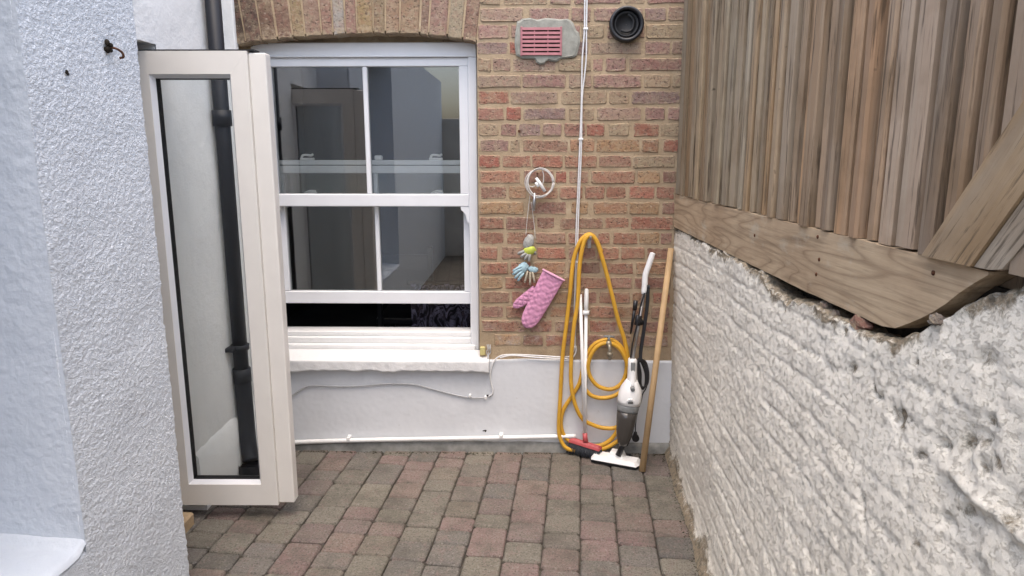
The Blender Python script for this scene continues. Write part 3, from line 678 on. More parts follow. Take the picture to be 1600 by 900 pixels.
zc = Z + .012 * fbm(Y, Z, Y * 0, 6, 2, 44)
cr = (zc / .075) % 1.0; grv = np.exp(-((cr - .5) / .10) ** 2)
msk = np.clip(.65 + .9 * fbm(Y, Z, Y * 0, 4, 2, 55), 0, 1)
d -= .0065 * grv * msk * (1 - .55 * near)
br = ((Y / .225 + .5 * np.floor(zc / .075 + .5)) % 1.0); d -= .004 * np.exp(-((br - .5) / .04) ** 2) * msk * (1 - .6 * near)
# flaked patches: plateaus with sharp edges on the nearer part
pt = fbm(Y, Z, Y * 0, 9, 4, 66, .6); d += .005 * (1 / (1 + np.exp(-(pt - .05) * 40))) * (.35 + .65 * near)
wear = np.zeros_like(Y)
pr_ = random.Random(5)
wu, wv_ = .018 * fbm(Y, Z, Y * 0, 28, 3, 71, .6), .018 * fbm(Y, Z, Y * 0, 28, 3, 72, .6)
for k in range(64):
    if k < 22: cy, cz = -pr_.uniform(.15, 2.0), pr_.uniform(.15, 1.1); sc_ = .6
    elif k < 52: cy = -pr_.uniform(1.75, 2.62); cz = 1.10 - .16 * (-cy - 1.75) + pr_.gauss(0, .055); sc_ = 1.0
    else: cy = -pr_.uniform(2.2, 2.7); cz = pr_.uniform(.8, 1.2); sc_ = .9
    ry, rz = sc_ * pr_.uniform(.010, .034), sc_ * pr_.uniform(.006, .017); ang = pr_.uniform(-.7, .7)
    yy, zz_ = Y + wu - cy, Z + wv_ - cz
    u = (yy * math.cos(ang) + zz_ * math.sin(ang)) / ry; v = (-yy * math.sin(ang) + zz_ * math.cos(ang)) / rz
    gsh = np.exp(-(u * u + v * v) ** 1.5); d -= sc_ * pr_.uniform(.005, .012) * gsh; wear = np.maximum(wear, gsh * pr_.uniform(.25, .75))
# long raised seam and one slit
seam = lambda y: .965 + (y + 2.4) * .07
al = 1 / (1 + np.exp(-(-Y - 2.24) * 60))
d += .013 * np.exp(-((Z - seam(Y) - .004 * vnoise(Y * 30, Y * 0, Y * 0, 3)) / .010) ** 2) * al
u = ((Y + 2.03) * .75 + (Z - .785) * .66) / .05; v = (-(Y + 2.03) * .66 + (Z - .785) * .75) / .008; gsh = np.exp(-(u * u + v * v)); d -= .010 * gsh; wear = np.maximum(wear, .6 * gsh)
# grime: rising from the ground and hanging under the timber
base = np.clip(1 - Z / (.03 + .06 * (vnoise(Y * 7, Y * 0, Y * 0, 2) + 1)), 0, 1)
wear = np.maximum(wear, 1.0 * base ** .6)
wear = np.maximum(wear, .42 * np.clip(1 - Z / .6, 0, 1) * np.clip(.3 + fbm(Y, Z, Y * 0, 4, 3, 91), 0, 1))
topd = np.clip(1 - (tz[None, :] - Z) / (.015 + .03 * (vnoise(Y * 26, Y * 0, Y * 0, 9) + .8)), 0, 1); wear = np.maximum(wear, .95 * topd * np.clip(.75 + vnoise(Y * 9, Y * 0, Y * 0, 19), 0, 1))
wear = np.maximum(wear, .38 * np.clip((Y + .55) / .55, 0, 1) * np.clip(1.2 - Z * 1.2, 0, 1))
X = Xb * (1 - lean) + Xt * lean - d - .03 * np.clip(1 - Z / .09, 0, 1) ** 2
grid_mesh('whitewashed_face', X, Y, Z, M['oldwall'], ow, flip=True, attr=wear)
# rounded crest behind the face
cx = np.stack([X[-1], X[-1] + .012, X[-1] + .05, X[-1] + .22]); cz = np.stack([Z[-1], Z[-1] + .008, Z[-1] + .004, Z[-1] - .03]); cy = np.tile(ys, (4, 1))
cz[1:] += .006 * vnoise(cy[1:] * 40, cx[1:] * 40, cy[1:] * 0, 3)
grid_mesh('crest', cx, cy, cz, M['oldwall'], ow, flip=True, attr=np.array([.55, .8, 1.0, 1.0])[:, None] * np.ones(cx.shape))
MB().box(.88, 1.1, -6.4, 0, 0, 1.05).box(.60, .9, -6.4, -3.25, 0, 1.3).build('wall_core', M['oldwall'], ow)
for k, (y, sz) in enumerate(((-1.60, .028), (-1.66, .02), (-1.80, .04), (-2.10, .022))):
    zz = float(np.interp(-y, -ys[::1] if False else -ys, tz)); m = MB(); m.ball((.80 + rnd.uniform(0, .01), y, zz + .006), (sz * .6, sz, sz * .45), 9, 6)
    m.v = [(a + rnd.uniform(-.004, .004), b_ + rnd.uniform(-.006, .006), c + rnd.uniform(-.004, .004)) for a, b_, c in m.v]; m.sm = [False] * len(m.f)
    m.build('brick_rubble', M['brick'], ow, (.20, .11, .085) if k == 2 else (.22, .20, .17))
# moss and crumbs along the foot
mo = MB(); r_ = random.Random(3)
for k in range(1700):
    y = -r_.uniform(0, 1.5); cl_ = .5 + .5 * math.sin(y * 23) * math.sin(y * 9.7 + 1)
    if r_.random() > .25 + .75 * cl_: continue
    x = .748 + .075 * y - r_.random() ** 2.5 * .04; s = r_.uniform(.0008, .0028)
    mo.ball((x, y, s * .2), (s * r_.uniform(.7, 1.6), s * r_.uniform(.7, 1.6), s * .6), 5, 3)
for k in range(260):
    x = r_.uniform(-1.3, .74); s = r_.uniform(.0015, .004)
    mo.ball((x, -.045 - r_.random() ** 2 * .02, s * .2), (s * r_.uniform(.8, 2), s, s * .5), 5, 3)
o = mo.build('moss', M['moss']); o['kind'] = 'stuff'; tag(o, 'dark moss and crumbs along the foot of the walls', 'moss')

# ================================================================== timber fence on the wall
fe = thing('timber_fence', 'weathered grey-brown picket fence standing on the whitewashed wall', 'fence', (.78, -1.1, 1.17))
FX = lambda y: .757 - .04 * y
# gravel board with a cut, rotted near end
yb = np.linspace(.0, -1.90, 40).tolist(); low = [(y, 1.178 - .022 * min(1, -y / 1.5)) for y in yb] + [(-1.95, 1.165), (-1.997, 1.188), (-2.035, 1.207), (-2.074, 1.230), (-2.11, 1.256), (-2.14, 1.28), (-2.18, 1.308), (-2.212, 1.329)]
NAILS = ((-1.55, 1.316), (-1.57, 1.257), (-1.56, 1.215), (-2.06, 1.306), (-1.09, 1.265))
yt = np.linspace(-2.212, 0, 40); top = [(float(y), 1.335) for y in yt]
poly = [(y, z + rnd.uniform(-.001, .001)) for y, z in low + top]; n = len(poly)
vs = [(FX(y) - .030, y, z) for y, z in poly] + [(FX(y) + .022, y, z) for y, z in poly]
MB().add(vs, [tuple(range(n)), tuple(range(2 * n - 1, n - 1, -1))] + [(i, n + i, n + (i + 1) % n, (i + 1) % n) for i in range(n)]).build('gravel_board', M['board'], fe, (.52, .40, .265))
pk = [0.0, -.09, -.17, -.25, -.33, -.405, -.48, -.56, -.64, -.72, -.80, -.883, -.945, -1.005, -1.055, -1.10, -1.145, -1.185, -1.247, -1.322, -1.378, -1.429, -1.506, -1.559, -1.628, -1.707, -1.776, -1.834, -1.91, -1.998, -2.065, -2.125, -2.185, -2.26, -2.33, -2.40, -2.48]
WC = [(.34, .27, .195), (.30, .255, .20), (.37, .29, .205), (.26, .215, .165), (.38, .26, .155), (.33, .285, .23), (.35, .235, .14), (.25, .19, .13), (.40, .335, .255)]
for k, (y1, y0) in enumerate(zip(pk, pk[1:])):
    wdt = (y1 - y0); bw = wdt * rnd.uniform(.66, .78); dep = min(.044, .018 + wdt * .28) + rnd.uniform(-.008, .007); x = FX((y0 + y1) / 2) + .006
    zb_ = 1.3355 + rnd.uniform(-.0, .006); sh = rnd.uniform(-.004, .004); ch = .005
    ya, yb_ = y1 - .001 + rnd.uniform(-.003, .0), y1 - bw
    sec = [(x, ya), (x - dep + ch, ya), (x - dep, ya - ch), (x - dep - rnd.uniform(-.004, .004), yb_ + ch), (x - dep + ch, yb_), (x, yb_)]
    vs = []
    for z, s in ((zb_, 0), (1.9, sh * .6), (2.36, sh)): vs += [(a - s * .5, q + s, z) for a, q in sec]
    fs = [tuple(range(6))[::-1], tuple(range(12, 18))] + [(l * 6 + i, l * 6 + (i + 1) % 6, (l + 1) * 6 + (i + 1) % 6, (l + 1) * 6 + i) for l in (0, 1) for i in range(6)]
    c = rnd.choice(WC); gm = rnd.choice((.62, .8, .95, 1.05, 1.15, 1.3)); warm = 1.0 + .22 * max(0, (-y1 - 1.0))
    MB().add(vs, fs).build('picket', M['wood'], fe, (c[0] * gm * min(1.12, warm), c[1] * gm * .97, c[2] * gm * .86))
    # back row picket closing the gap, coloured darker to paint in its shade
    xb_ = x + .032; MB().box(xb_ - .012, xb_ + .012, y0 - .012, yb_ + .014, zb_, 2.35, .002).build('back_picket', M['wood'], fe, tuple(v * gm * .6 for v in c))
MB().box(.89, .95, -6.3, 0, 1.6, 1.68).box(.89, .95, -6.3, 0, 2.2, 2.28).build('cross_rail', M['timberdark'], fe)
m = MB()
y = pk[-1]
while y > -6.3:
    m.box(FX(y) - .02, FX(y) + .012, y - .062, y - .006, 1.37, 2.36, .003); y -= .07
m.box(.87, .885, -6.3, 0, 1.30, 2.35)
o = m.build('further_pickets', M['wood'], fe, (.25, .21, .165)); o['kind'] = 'stuff'
for y, z in NAILS: MB().ball((FX(y) - .031, y, z), (.003, .0055, .0055), 8, 5).build('nail', M['rust'], fe)
# two planks nailed diagonally at the near end
def dplank(pts, xf, th, name, col):
    n = len(pts); vs = [(xf(y), y, z) for y, z in pts] + [(xf(y) + th, y, z) for y, z in pts]
    return MB().add(vs, [tuple(range(n)), tuple(range(2 * n - 1, n - 1, -1))] + [(i, n + i, n + (i + 1) % n, (i + 1) % n) for i in range(n)]).build(name, M['plank'], fe, col)
fx = lambda y: FX(y) - .045
dplank([(-2.038, 1.3375), (-2.183, 1.339), (-2.60, 1.90), (-2.60, 2.06)], fx, .028, 'brace_plank', (.38, .265, .15))
dplank([(-2.186, 1.339), (-2.225, 1.340), (-2.255, 1.346), (-2.66, 1.82), (-2.66, 1.975)], lambda y: fx(y) + .006, .026, 'brace_plank', (.37, .31, .235))
o = MB().box(.86, 1.05, -2.6, 0, 1.02, 1.30).build('soil_bank', M['earth']); tag(o, 'dark soil in the gap under the fence board', 'soil')

# ================================================================== unseen wall added behind the camera for the pane reflections
tag(MB().box(-3, 2, -6.8, -6.5, 0, 2.0, .01).build('rear_wall', M['beige']), 'plain beige rendered wall added behind the viewpoint for reflections', 'wall')

# ================================================================== things on the brick wall
ab = thing('air_brick', 'pink terracotta louvred air brick set high in the brick wall', 'vent', (.068, -.01, 2.05))
X0, X1, Z0, Z1 = -.025, .162, 1.982, 2.113
MB().box(X0 + .004, X1 - .004, -.0125, -.004, Z0 + .004, Z1 - .004).build('slot_shade', M['earth'], ab)  # dark plate painted in for the shade inside the slots
MB().box(X0 - .004, X0 + .006, -.019, -.006, Z0, Z1, .002).build('side_bar', M['terracotta'], ab); MB().box(X1 - .006, X1 + .004, -.019, -.006, Z0, Z1, .002).build('side_bar', M['terracotta'], ab)
for x in (.037, .100): MB().box(x - .003, x + .003, -.0165, -.006, Z0 + .002, Z1 - .002).build('mullion', M['terracotta'], ab)
for k in range(7):
    z = Z0 + .004 + k * .0186
    MB().add([(X0 + .005, -.0195, z), (X1 - .005, -.0195, z), (X1 - .005, -.0175, z + .0115), (X0 + .005, -.0175, z + .0115), (X0 + .005, -.0126, z), (X1 - .005, -.0126, z), (X1 - .005, -.0126, z + .0125), (X0 + .005, -.0126, z + .0125)],
             [(0, 1, 2, 3), (3, 2, 6, 7), (1, 0, 4, 5), (0, 3, 7, 4), (2, 1, 5, 6)]).build('slat', M['terracotta'], ab)
pt_ = [(-.048, 2.135), (-.02, 2.152), (.05, 2.148), (.12, 2.152), (.19, 2.147), (.222, 2.13), (.235, 2.10), (.25, 2.07), (.253, 2.04), (.243, 2.0), (.225, 1.975), (.17, 1.973), (.14, 1.955), (.105, 1.962), (.08, 1.945), (.05, 1.952), (.03, 1.972), (-.02, 1.974), (-.05, 1.985), (-.056, 2.04)]
P2 = []
for i, (a, z) in enumerate(pt_):
    a2, z2 = pt_[(i + 1) % len(pt_)]
    P2 += [(a + rnd.uniform(-.003, .003), z + rnd.uniform(-.003, .003)), ((a + a2) / 2 + rnd.uniform(-.005, .005), (z + z2) / 2 + rnd.uniform(-.005, .005))]
P2 = P2[::-1]; cxy = (.09, 2.05); n = len(P2)
vs = [(cxy[0] + (a - cxy[0]) * .93, -.0115 + rnd.uniform(-.001, .001), cxy[1] + (z - cxy[1]) * .93) for a, z in P2] + [(a, -.005, z) for a, z in P2] + [(a, .006, z) for a, z in P2]
MB().add(vs, [tuple(range(n))] + [(n + i, n + (i + 1) % n, (i + 1) % n, i) for i in range(n)] + [(2 * n + i, 2 * n + (i + 1) % n, n + (i + 1) % n, n + i) for i in range(n)]).build('cement_surround', M['cement'], ab)

vp = thing('vent_pipe', 'round black plastic vent outlet high on the brick wall', 'vent', (.464, 0, 2.122))
def lathe(axis_pts, c, seg=28):
    """axis_pts: (y, radius) along y"""
    vs = [(c[0] + r * math.cos(2 * math.pi * k / seg), c[1] + y, c[2] + r * math.sin(2 * math.pi * k / seg)) for y, r in axis_pts for k in range(seg)]
    return vs, [(i * seg + k, i * seg + (k + 1) % seg, (i + 1) * seg + (k + 1) % seg, (i + 1) * seg + k) for i in range(len(axis_pts) - 1) for k in range(seg)]
MB().add(*lathe([(.02, .080), (-.03, .080), (-.036, .078), (-.037, .068), (-.030, .062), (-.005, .060)], (.464, 0, 2.122)), True).build('collar', M['black'], vp)
MB().add(*lathe([(-.010, .0605), (-.020, .057), (-.022, .050), (-.006, .046), (-.0055, .001)], (.464, 0, 2.122)), True).build('inner_duct', M['gasket'], vp)
MB().tube(spline([(.44, -.016, 2.095), (.465, -.02, 2.088), (.49, -.016, 2.10), (.495, -.015, 2.14), (.47, -.018, 2.165)], 5), .006, 8).build('duct_lip', M['gasket'], vp)

vc = thing('vertical_cable', 'pair of white cables running down the brick wall behind the hose', 'cable', (.27, 0, 1.2))
A = [(.270, -.012, 2.6), (.269, -.012, 2.23), (.270, -.012, 2.103), (.263, -.012, 1.98), (.262, -.012, 1.888), (.262, -.012, 1.75), (.258, -.012, 1.562), (.253, -.012, 1.35), (.248, -.012, 1.15), (.249, -.012, .969), (.246, -.012, .70), (.252, -.012, .60), (.247, -.012, .545), (.225, -.016, .517), (.194, -.02, .513), (.063, -.02, .520), (-.068, -.02, .525), (-.133, -.022, .515), (-.166, -.022, .475), (-.180, -.022, .40), (-.166, -.022, .325), (-.19, -.02, .297)]
B = [(.279, -.013, 2.6), (.279, -.013, 2.23), (.279, -.013, 2.103), (.281, -.013, 1.98), (.274, -.013, 1.888), (.265, -.013, 1.78), (.266, -.013, 1.562), (.261, -.013, 1.35), (.257, -.013, 1.15), (.257, -.013, .969), (.254, -.013, .70), (.250, -.016, .60), (.258, -.016, .545), (.235, -.022, .506), (.194, -.024, .505), (.063, -.024, .511), (-.068, -.022, .521), (-.13, -.026, .509)]
MB().tube(spline(A, 6), .0038, 8).build('cable', M['cable'], vc); MB().tube(spline(B, 6), .0036, 8).build('cable', M['cable'], vc)
for x, z in ((.277, 2.103), (.264, 1.60), (.256, 1.0), (.250, .565)): MB().box(x - .012, x + .010, -.019, -.003, z - .005, z + .005, .002).build('clip', M['white'], vc)
lc = thing('low_cable', 'thin grey cable sagging along the white plinth under the sill', 'cable', (-.7, -.014, .3))
MB().tube(spline([(-1.33, -.022, .235), (-1.26, -.022, .268), (-1.219, -.022, .292), (-1.15, -.021, .338), (-1.098, -.021, .352), (-.98, -.021, .349), (-.865, -.021, .351), (-.75, -.021, .362), (-.664, -.021, .366), (-.565, -.021, .360), (-.48, -.021, .338), (-.40, -.021, .316), (-.33, -.021, .300), (-.267, -.021, .291), (-.20, -.021, .293)], 6), .0036, 7).build('cable', M['greycable'], lc)
for x, z in ((-.205, .295), (-.285, .303)): MB().box(x - .006, x + .006, -.03, -.01, z - .008, z + .008, .002).build('clip', M['white'], lc)
wp = thing('waste_pipe', 'white plastic pipe running along the foot of the plinth', 'pipe', (-.5, -.03, .06))
MB().tube(spline([(-1.33, -.036, .040), (-1.21, -.036, .045), (-.922, -.036, .058), (-.52, -.036, .070), (-.124, -.036, .080), (.166, -.036, .089), (.262, -.036, .092)], 6), .0115, 12).build('pipe', M['white'], wp)
for x, z in ((-.922, .064), (-.124, .086)): MB().box(x - .010, x + .010, -.05, -.008, z - .004, z + .016, .004).build('clip', M['white'], wp)
pf = thing('filler_block', 'small yellowish filler lump and frayed wire at the sill end', 'filler', (-.217, 0, .52))
MB().box(-.233, -.205, -.016, .004, .518, .562, .005).build('lump', simple('yellow_foam', (.50, .44, .20), .9, .1), pf)
for k in range(3): MB().tube(spline([(-.196 + .008 * k, -.012, .575), (-.190 + .006 * k, -.022, .555), (-.198 + .01 * k, -.016, .535), (-.186 - .004 * k, -.024, .50), (-.186, -.026, .46 - .02 * k)], 5), .0022, 6).build('wire', M['greycable'], pf)

# coil of white line on a nail, with strings that hold the gloves
cl = thing('line_coil', 'coil of white washing line hanging on a nail in the brick', 'line', (.065, -.03, 1.39))
r_ = random.Random(9)
for k in range(6):
    cx, cz, rr, ry = .068 + r_.uniform(-.006, .008), 1.393 + r_.uniform(-.004, .004), .064 + r_.uniform(-.006, .004), .068 + r_.uniform(-.004, .002)
    pts = [(cx + rr * math.cos(a), -.024 - .004 * k + .004 * math.sin(a * 2 + k), cz + ry * math.sin(a)) for a in [2 * math.pi * i / 36 for i in range(37)]]
    MB().tube(pts, .0023, 6).build('turn', M['rope'], cl)
MB().tube(spline([(.078, -.03, 1.455), (.085, -.034, 1.43), (.084, -.034, 1.40), (.078, -.03, 1.38)], 5), .0022, 6).build('loose_strand', M['rope'], cl)
MB().tube(spline([(.015, -.036, 1.378), (.03, -.04, 1.374), (.05, -.04, 1.382)], 4), .0022, 6).build('loose_strand', M['rope'], cl)
MB().tube([(.048, -.046, 1.417), (.066, -.05, 1.392), (.092, -.05, 1.352)], [.007, .0085, .0075], 10).build('winder', M['white'], cl)
MB().tube([(.046, -.046, 1.395), (.060, -.05, 1.375)], [.007, .006], 8).build('winder_peg', M['white'], cl)
MB().tube([(.043, -.040, 1.345), (.040, -.042, 1.30), (.038, -.042, 1.258)], [.005, .0085, .0068], 10).build('toggle', M['metal'], cl)
MB().tube([(.055, .01, 1.437), (.055, -.05, 1.437)], .004, 8).build('nail', M['rust'], cl)
for q in ([(.020, -.02, 1.335), (.012, -.022, 1.27), (.004, -.022, 1.19), (.000, -.024, 1.135)], [(.025, -.022, 1.30), (.034, -.024, 1.24), (.043, -.024, 1.17), (.046, -.026, 1.118)]): MB().tube(spline(q, 5), .0014, 5).build('string', M['rope'], cl)
tag(MB().tube([(-.034, .01, 1.64), (-.034, -.02, 1.637)], .004, 8).tube([(-.034, -.021, 1.637), (-.034, -.023, 1.637)], .007, 8).build('nail', M['rust']), 'bare rusty nail in the brick above the coil of line', 'nail')

# gloves
def finger(mb, pts, r): mb.tube(spline(pts, 3), [r * (.9 if i else .7) for i in range(len(spline(pts, 3)))], 8); mb.ball(pts[-1], r * .9, 8, 5)
def blob(c, r, M_=None, seed=1, amp=.12):
    m = MB(); m.ball(c, r, 16, 12, M_); q = random.Random(seed); cc = Vector(c)
    m.v = [tuple(cc + (Vector(v) - cc) * (1 + amp * math.sin(31 * v[0] / .1 + seed) * math.sin(27 * v[2] / .1) + q.uniform(-.03, .03))) for v in m.v]; return m
g1 = thing('grey_glove', 'grey knitted work glove with lime palm hanging under the coil', 'glove', (.015, -.03, 1.08))
Ry = lambda d: Matrix.Rotation(R(d), 3, 'Y')
blob((.014, -.030, 1.10), (.026, .016, .042), Ry(14), 1).build('cuff', M['fgrey'], g1)
blob((.018, -.036, 1.062), (.033, .014, .022), Ry(-18), 2).build('palm', M['flime'], g1)
m = MB()
for a, bq in (((-.004, -.038, 1.06), (-.034, -.036, 1.048)), ((.004, -.040, 1.05), (-.020, -.040, 1.034)), ((.012, -.040, 1.045), (-.002, -.040, 1.022)), ((.022, -.038, 1.046), (.016, -.038, 1.016)), ((.034, -.032, 1.07), (.046, -.034, 1.048))): finger(m, [a, tuple((Vector(a) + Vector(bq)) / 2 + Vector((0, -.003, .002))), bq], .0085)
m.build('fingers', M['fgrey'], g1)
g2 = thing('blue_glove', 'pale blue and beige work glove hanging below the grey glove', 'glove', (.0, -.03, .96))
blob((-.014, -.032, .975), (.026, .014, .032), Ry(40), 4).build('cuff', M['fblue'], g2)
m = MB()
for a, bq in (((-.018, -.04, .985), (-.058, -.038, .962)), ((-.02, -.042, .972), (-.060, -.04, .946)), ((-.018, -.04, .958), (-.05, -.04, .928)), ((-.01, -.038, .95), (-.036, -.038, .915))): finger(m, [a, tuple((Vector(a) + Vector(bq)) / 2 + Vector((0, -.004, .003))), bq], .0078)
m.build('fingers', M['fblue'], g2)
blob((.035, -.026, .966), (.028, .012, .016), Ry(12), 6).build('palm', M['fblue'], g2)
m = MB()
for a, bq in (((.010, -.034, .96), (-.004, -.034, .905)), ((.022, -.034, .955), (.022, -.034, .893)), ((.034, -.032, .955), (.044, -.032, .905))): finger(m, [a, tuple((Vector(a) + Vector(bq)) / 2 + Vector((0, -.004, 0))), bq], .0062)
m.build('beige_fingers', M['fbeige'], g2)

# quilted oven mitt
mt = thing('oven_mitt', 'pink quilted oven mitt hanging askew on the brick wall', 'oven mitt', (.06, -.03, .82))
def loft(c0, c1, ws, th, ph=0, n=56, seg=40, y0=-.026, quilt=True):
    c0, c1 = Vector(c0), Vector(c1); ax = (c1 - c0); L = ax.length; ax.normalize(); sd_ = Vector((-ax.z, 0, ax.x)); vs = []
    for i in range(n + 1):
        t = i / n; hw = float(np.interp(t, [q[0] for q in ws], [q[1] for q in ws])); hh = th * min(1, hw / .03) 
        for k in range(seg):
            a = 2 * math.pi * k / seg; s = math.copysign(abs(math.cos(a)) ** .75, math.cos(a)); 
            u = s * hw; yv = math.sin(a) * hh
            if quilt and math.sin(a) < 0:
                p1 = ((t * L + u) / .034) % 1; p2 = ((t * L - u) / .034) % 1
                gq = max(math.exp(-((p1 - .5) / .12) ** 2), math.exp(-((p2 - .5) / .12) ** 2)); yv += .0065 * gq * abs(math.sin(a))
            p = c0 + ax * (t * L) + sd_ * u; vs.append((p.x, y0 + yv, p.z))
    fs = [(i * seg + k, i * seg + (k + 1) % seg, (i + 1) * seg + (k + 1) % seg, (i + 1) * seg + k) for i in range(n) for k in range(seg)]
    return vs, fs + [tuple(range((n) * seg, (n + 1) * seg))]
end = [(0, .058), (.35, .054), (.6, .050), (.80, .046), (.88, .041), (.94, .032), (.98, .019), (1, .004)]
MB().add(*loft((.139, -.03, .938), (.0, -.03, .668), end, .013), True).build('hand', M['pink'], mt)
MB().add(*loft((.055, -.03, .86), (-.062, -.03, .772), [(0, .030), (.5, .027), (.75, .024), (.9, .017), (.97, .009), (1, .002)], .010, n=40, y0=-.0245), True).build('thumb', M['pink'], mt)
c0 = Vector((.139, -.026, .938)); ax = Vector((-.139, 0, -.27)).normalized(); sd_ = Vector((-ax.z, 0, ax.x))
MB().tube([c0 + sd_ * .060 * math.cos(a) + Vector((0, .0145 * math.sin(a), 0)) for a in [2 * math.pi * k / 36 for k in range(37)]], .0045, 8, cap=False).build('binding', M['pinktrim'], mt)

# ------------------------------------------------------------------ garden tap, hose and hook
tp = thing('garden_tap', 'small tarnished garden tap low on the bricks inside the hose loops', 'tap', (.418, 0, .6))
MB().tube([(.416, .01, .60), (.416, -.062, .60)], [.012, .010], 12).ball((.417, -.062, .598), .017, 12, 8).build('body', M['brass'], tp)
MB().tube(spline([(.417, -.06, .598), (.418, -.085, .592), (.420, -.092, .575), (.421, -.092, .556)], 4), .0095, 12).tube([(.421, -.092, .562), (.421, -.092, .540)], [.015, .013], 12).tube([(.421, -.092, .542), (.421, -.092, .522)], .008, 10).build('spout', M['brass'], tp)
MB().tube([(.417, -.062, .61), (.417, -.062, .632)], .007, 10).tube([(.392, -.07, .637), (.417, -.062, .634), (.444, -.056, .630)], [.005, .0065, .005], 8).build('handle', M['grey'], tp)
hkk = thing('hose_hook', 'small metal hook carrying the yellow hose', 'hook', (.315, 0, 1.11))
MB().tube(spline([(.315, .01, 1.125), (.315, -.03, 1.125), (.315, -.058, 1.122), (.315, -.066, 1.138)], 4), .005, 8).build('arm', M['metal'], hkk); MB().box(.306, .324, -.008, .002, 1.07, 1.14, .002).build('plate', M['metal'], hkk)
ho = thing('garden_hose', 'yellow garden hose looped over a hook and coiled round the tap', 'hose', (.35, -.04, 0))
H1 = [(.372, -.036, 1.055), (.345, -.036, 1.115), (.315, -.036, 1.143), (.283, -.036, 1.128), (.258, -.036, 1.088), (.234, -.036, 1.005), (.221, -.036, .844), (.205, -.036, .68), (.188, -.038, .512), (.180, -.04, .308), (.174, -.045, .134), (.190, -.052, .066), (.225, -.06, .030), (.29, -.05, .018), (.37, -.06, .026), (.43, -.07, .05), (.49, -.075, .095)]
H2 = [(.531, -.05, .447), (.519, -.05, .515), (.497, -.05, .615), (.463, -.05, .714), (.428, -.05, .845), (.392, -.05, .974), (.356, -.05, 1.085), (.334, -.05, 1.128), (.312, -.05, 1.140), (.290, -.05, 1.118), (.276, -.05, 1.07), (.264, -.05, .973), (.259, -.05, .811), (.242, -.05, .68), (.232, -.05, .513), (.234, -.05, .377), (.255, -.052, .274), (.296, -.045, .190), (.363, -.045, .153), (.412, -.05, .143), (.468, -.055, .150), (.51, -.055, .20), (.535, -.055, .30), (.538, -.05, .40), (.531, -.05, .447)]
H3 = [(.480, -.065, .155), (.462, -.065, .115), (.43, -.06, .075), (.38, -.055, .048), (.31, -.045, .05), (.24, -.04, .062), (.200, -.034, .100), (.186, -.032, .16), (.198, -.032, .235), (.240, -.030, .308), (.276, -.030, .375), (.292, -.03, .45), (.310, -.03, .525), (.352, -.034, .588), (.418, -.04, .612), (.468, -.045, .590), (.505, -.045, .53), (.512, -.045, .45), (.490, -.045, .385), (.440, -.045, .352), (.375, -.045, .366), (.335, -.045, .41), (.318, -.05, .47), (.333, -.055, .54), (.370, -.06, .588), (.420, -.06, .600), (.465, -.06, .578), (.498, -.058, .53), (.525, -.055, .44), (.512, -.055, .375), (.462, -.055, .325), (.397, -.05, .306), (.338, -.045, .318), (.296, -.035, .36)]
for q in (H1, H2, H3): MB().tube(spline(q, 8), .0105, 10).build('strand', M['hose'], ho)

# ------------------------------------------------------------------ poles, broom, stick
tag(MB().tube([(.575, -.247, .002), (.714, -.028, 1.074)], [.0158, .0145], 14).build('wooden_pole', M['stick']), 'pale bare wooden pole leaning in the corner by the whitewashed wall', 'pole')
ep = thing('white_pole', 'white telescopic pole with collar leaning behind the broom handle', 'pole', (.306, -.03, 0))
MB().tube([(.307, -.075, .02), (.304, -.028, .745)], .0085, 12).build('tube', M['white'], ep)
MB().tube([(.304, -.028, .745), (.304, -.026, .80), (.304, -.024, .862), (.304, -.024, .870)], [.010, .0115, .0105, .006], 14).build('grip', M['white'], ep)
MB().tube([(.304, -.029, .738), (.304, -.028, .758)], .0165, 14).build('collar', M['white'], ep)
br_ = thing('broom', 'small broom with red head, grey bristles and white handle', 'broom', (.30, -.07, 0))
bl, brt = Vector((.236, -.036, .072)), Vector((.384, -.118, .058)); ax = (brt - bl).normalized(); sd_ = Vector((0, 0, 1)).cross(ax).normalized(); up = ax.cross(sd_)
def obox(c0, c1, hw, z0, z1, hw2=None):
    hw2 = hw2 or hw; v = []
    for c in (c0, c1):
        v += [c - sd_ * hw + up * z0, c + sd_ * hw + up * z0, c + sd_ * hw2 + up * z1, c - sd_ * hw2 + up * z1]
    return v, [(0, 1, 2, 3), (7, 6, 5, 4), (0, 4, 5, 1), (1, 5, 6, 2), (2, 6, 7, 3), (3, 7, 4, 0)]
MB().add(*obox(bl, brt, .020, -.006, .006, .016)).add(*obox(bl + ax * .006, brt - ax * .006, .015, .0062, .013, .009)).build('head', M['red'], br_)
sk = (bl + brt) / 2 + up * .012
MB().tube([sk, sk + Vector((-.004, .012, .045))], [.014, .012], 12).build('socket', M['red'], br_)
MB().tube([sk + Vector((-.003, .008, .03)), (.272, -.032, .842)], .0085, 12).build('handle', M['white'], br_)
m = MB(); q = random.Random(4)
for i in range(30):
    for j in range(5):
        p0 = bl + ax * ((brt - bl).length * (i + .5) / 30) + sd_ * (-.015 + .0075 * j) - up * .006
        fl = Vector(((i - 15) / 15 * .010, 0, 0)); p1 = p0 + ax * ((i - 15) / 15 * .012) + sd_ * ((j - 2) * .006) - Vector((0, 0, p0.z - .003)) + Vector((q.uniform(-.003, .003), q.uniform(-.003, .003), q.uniform(0, .004)))
        m.tube([p0, (p0 + p1) / 2 + Vector((q.uniform(-.001, .001),) * 3), p1], [.0022, .0024, .0018], 5)
o = m.build('bristles', M['bristle'], br_); o['kind'] = 'stuff'

# ------------------------------------------------------------------ stick vacuum cleaner
va = thing('stick_vacuum', 'white upright stick vacuum with smoky dust cup leaning on the wall', 'vacuum cleaner', (.47, -.16, 0))
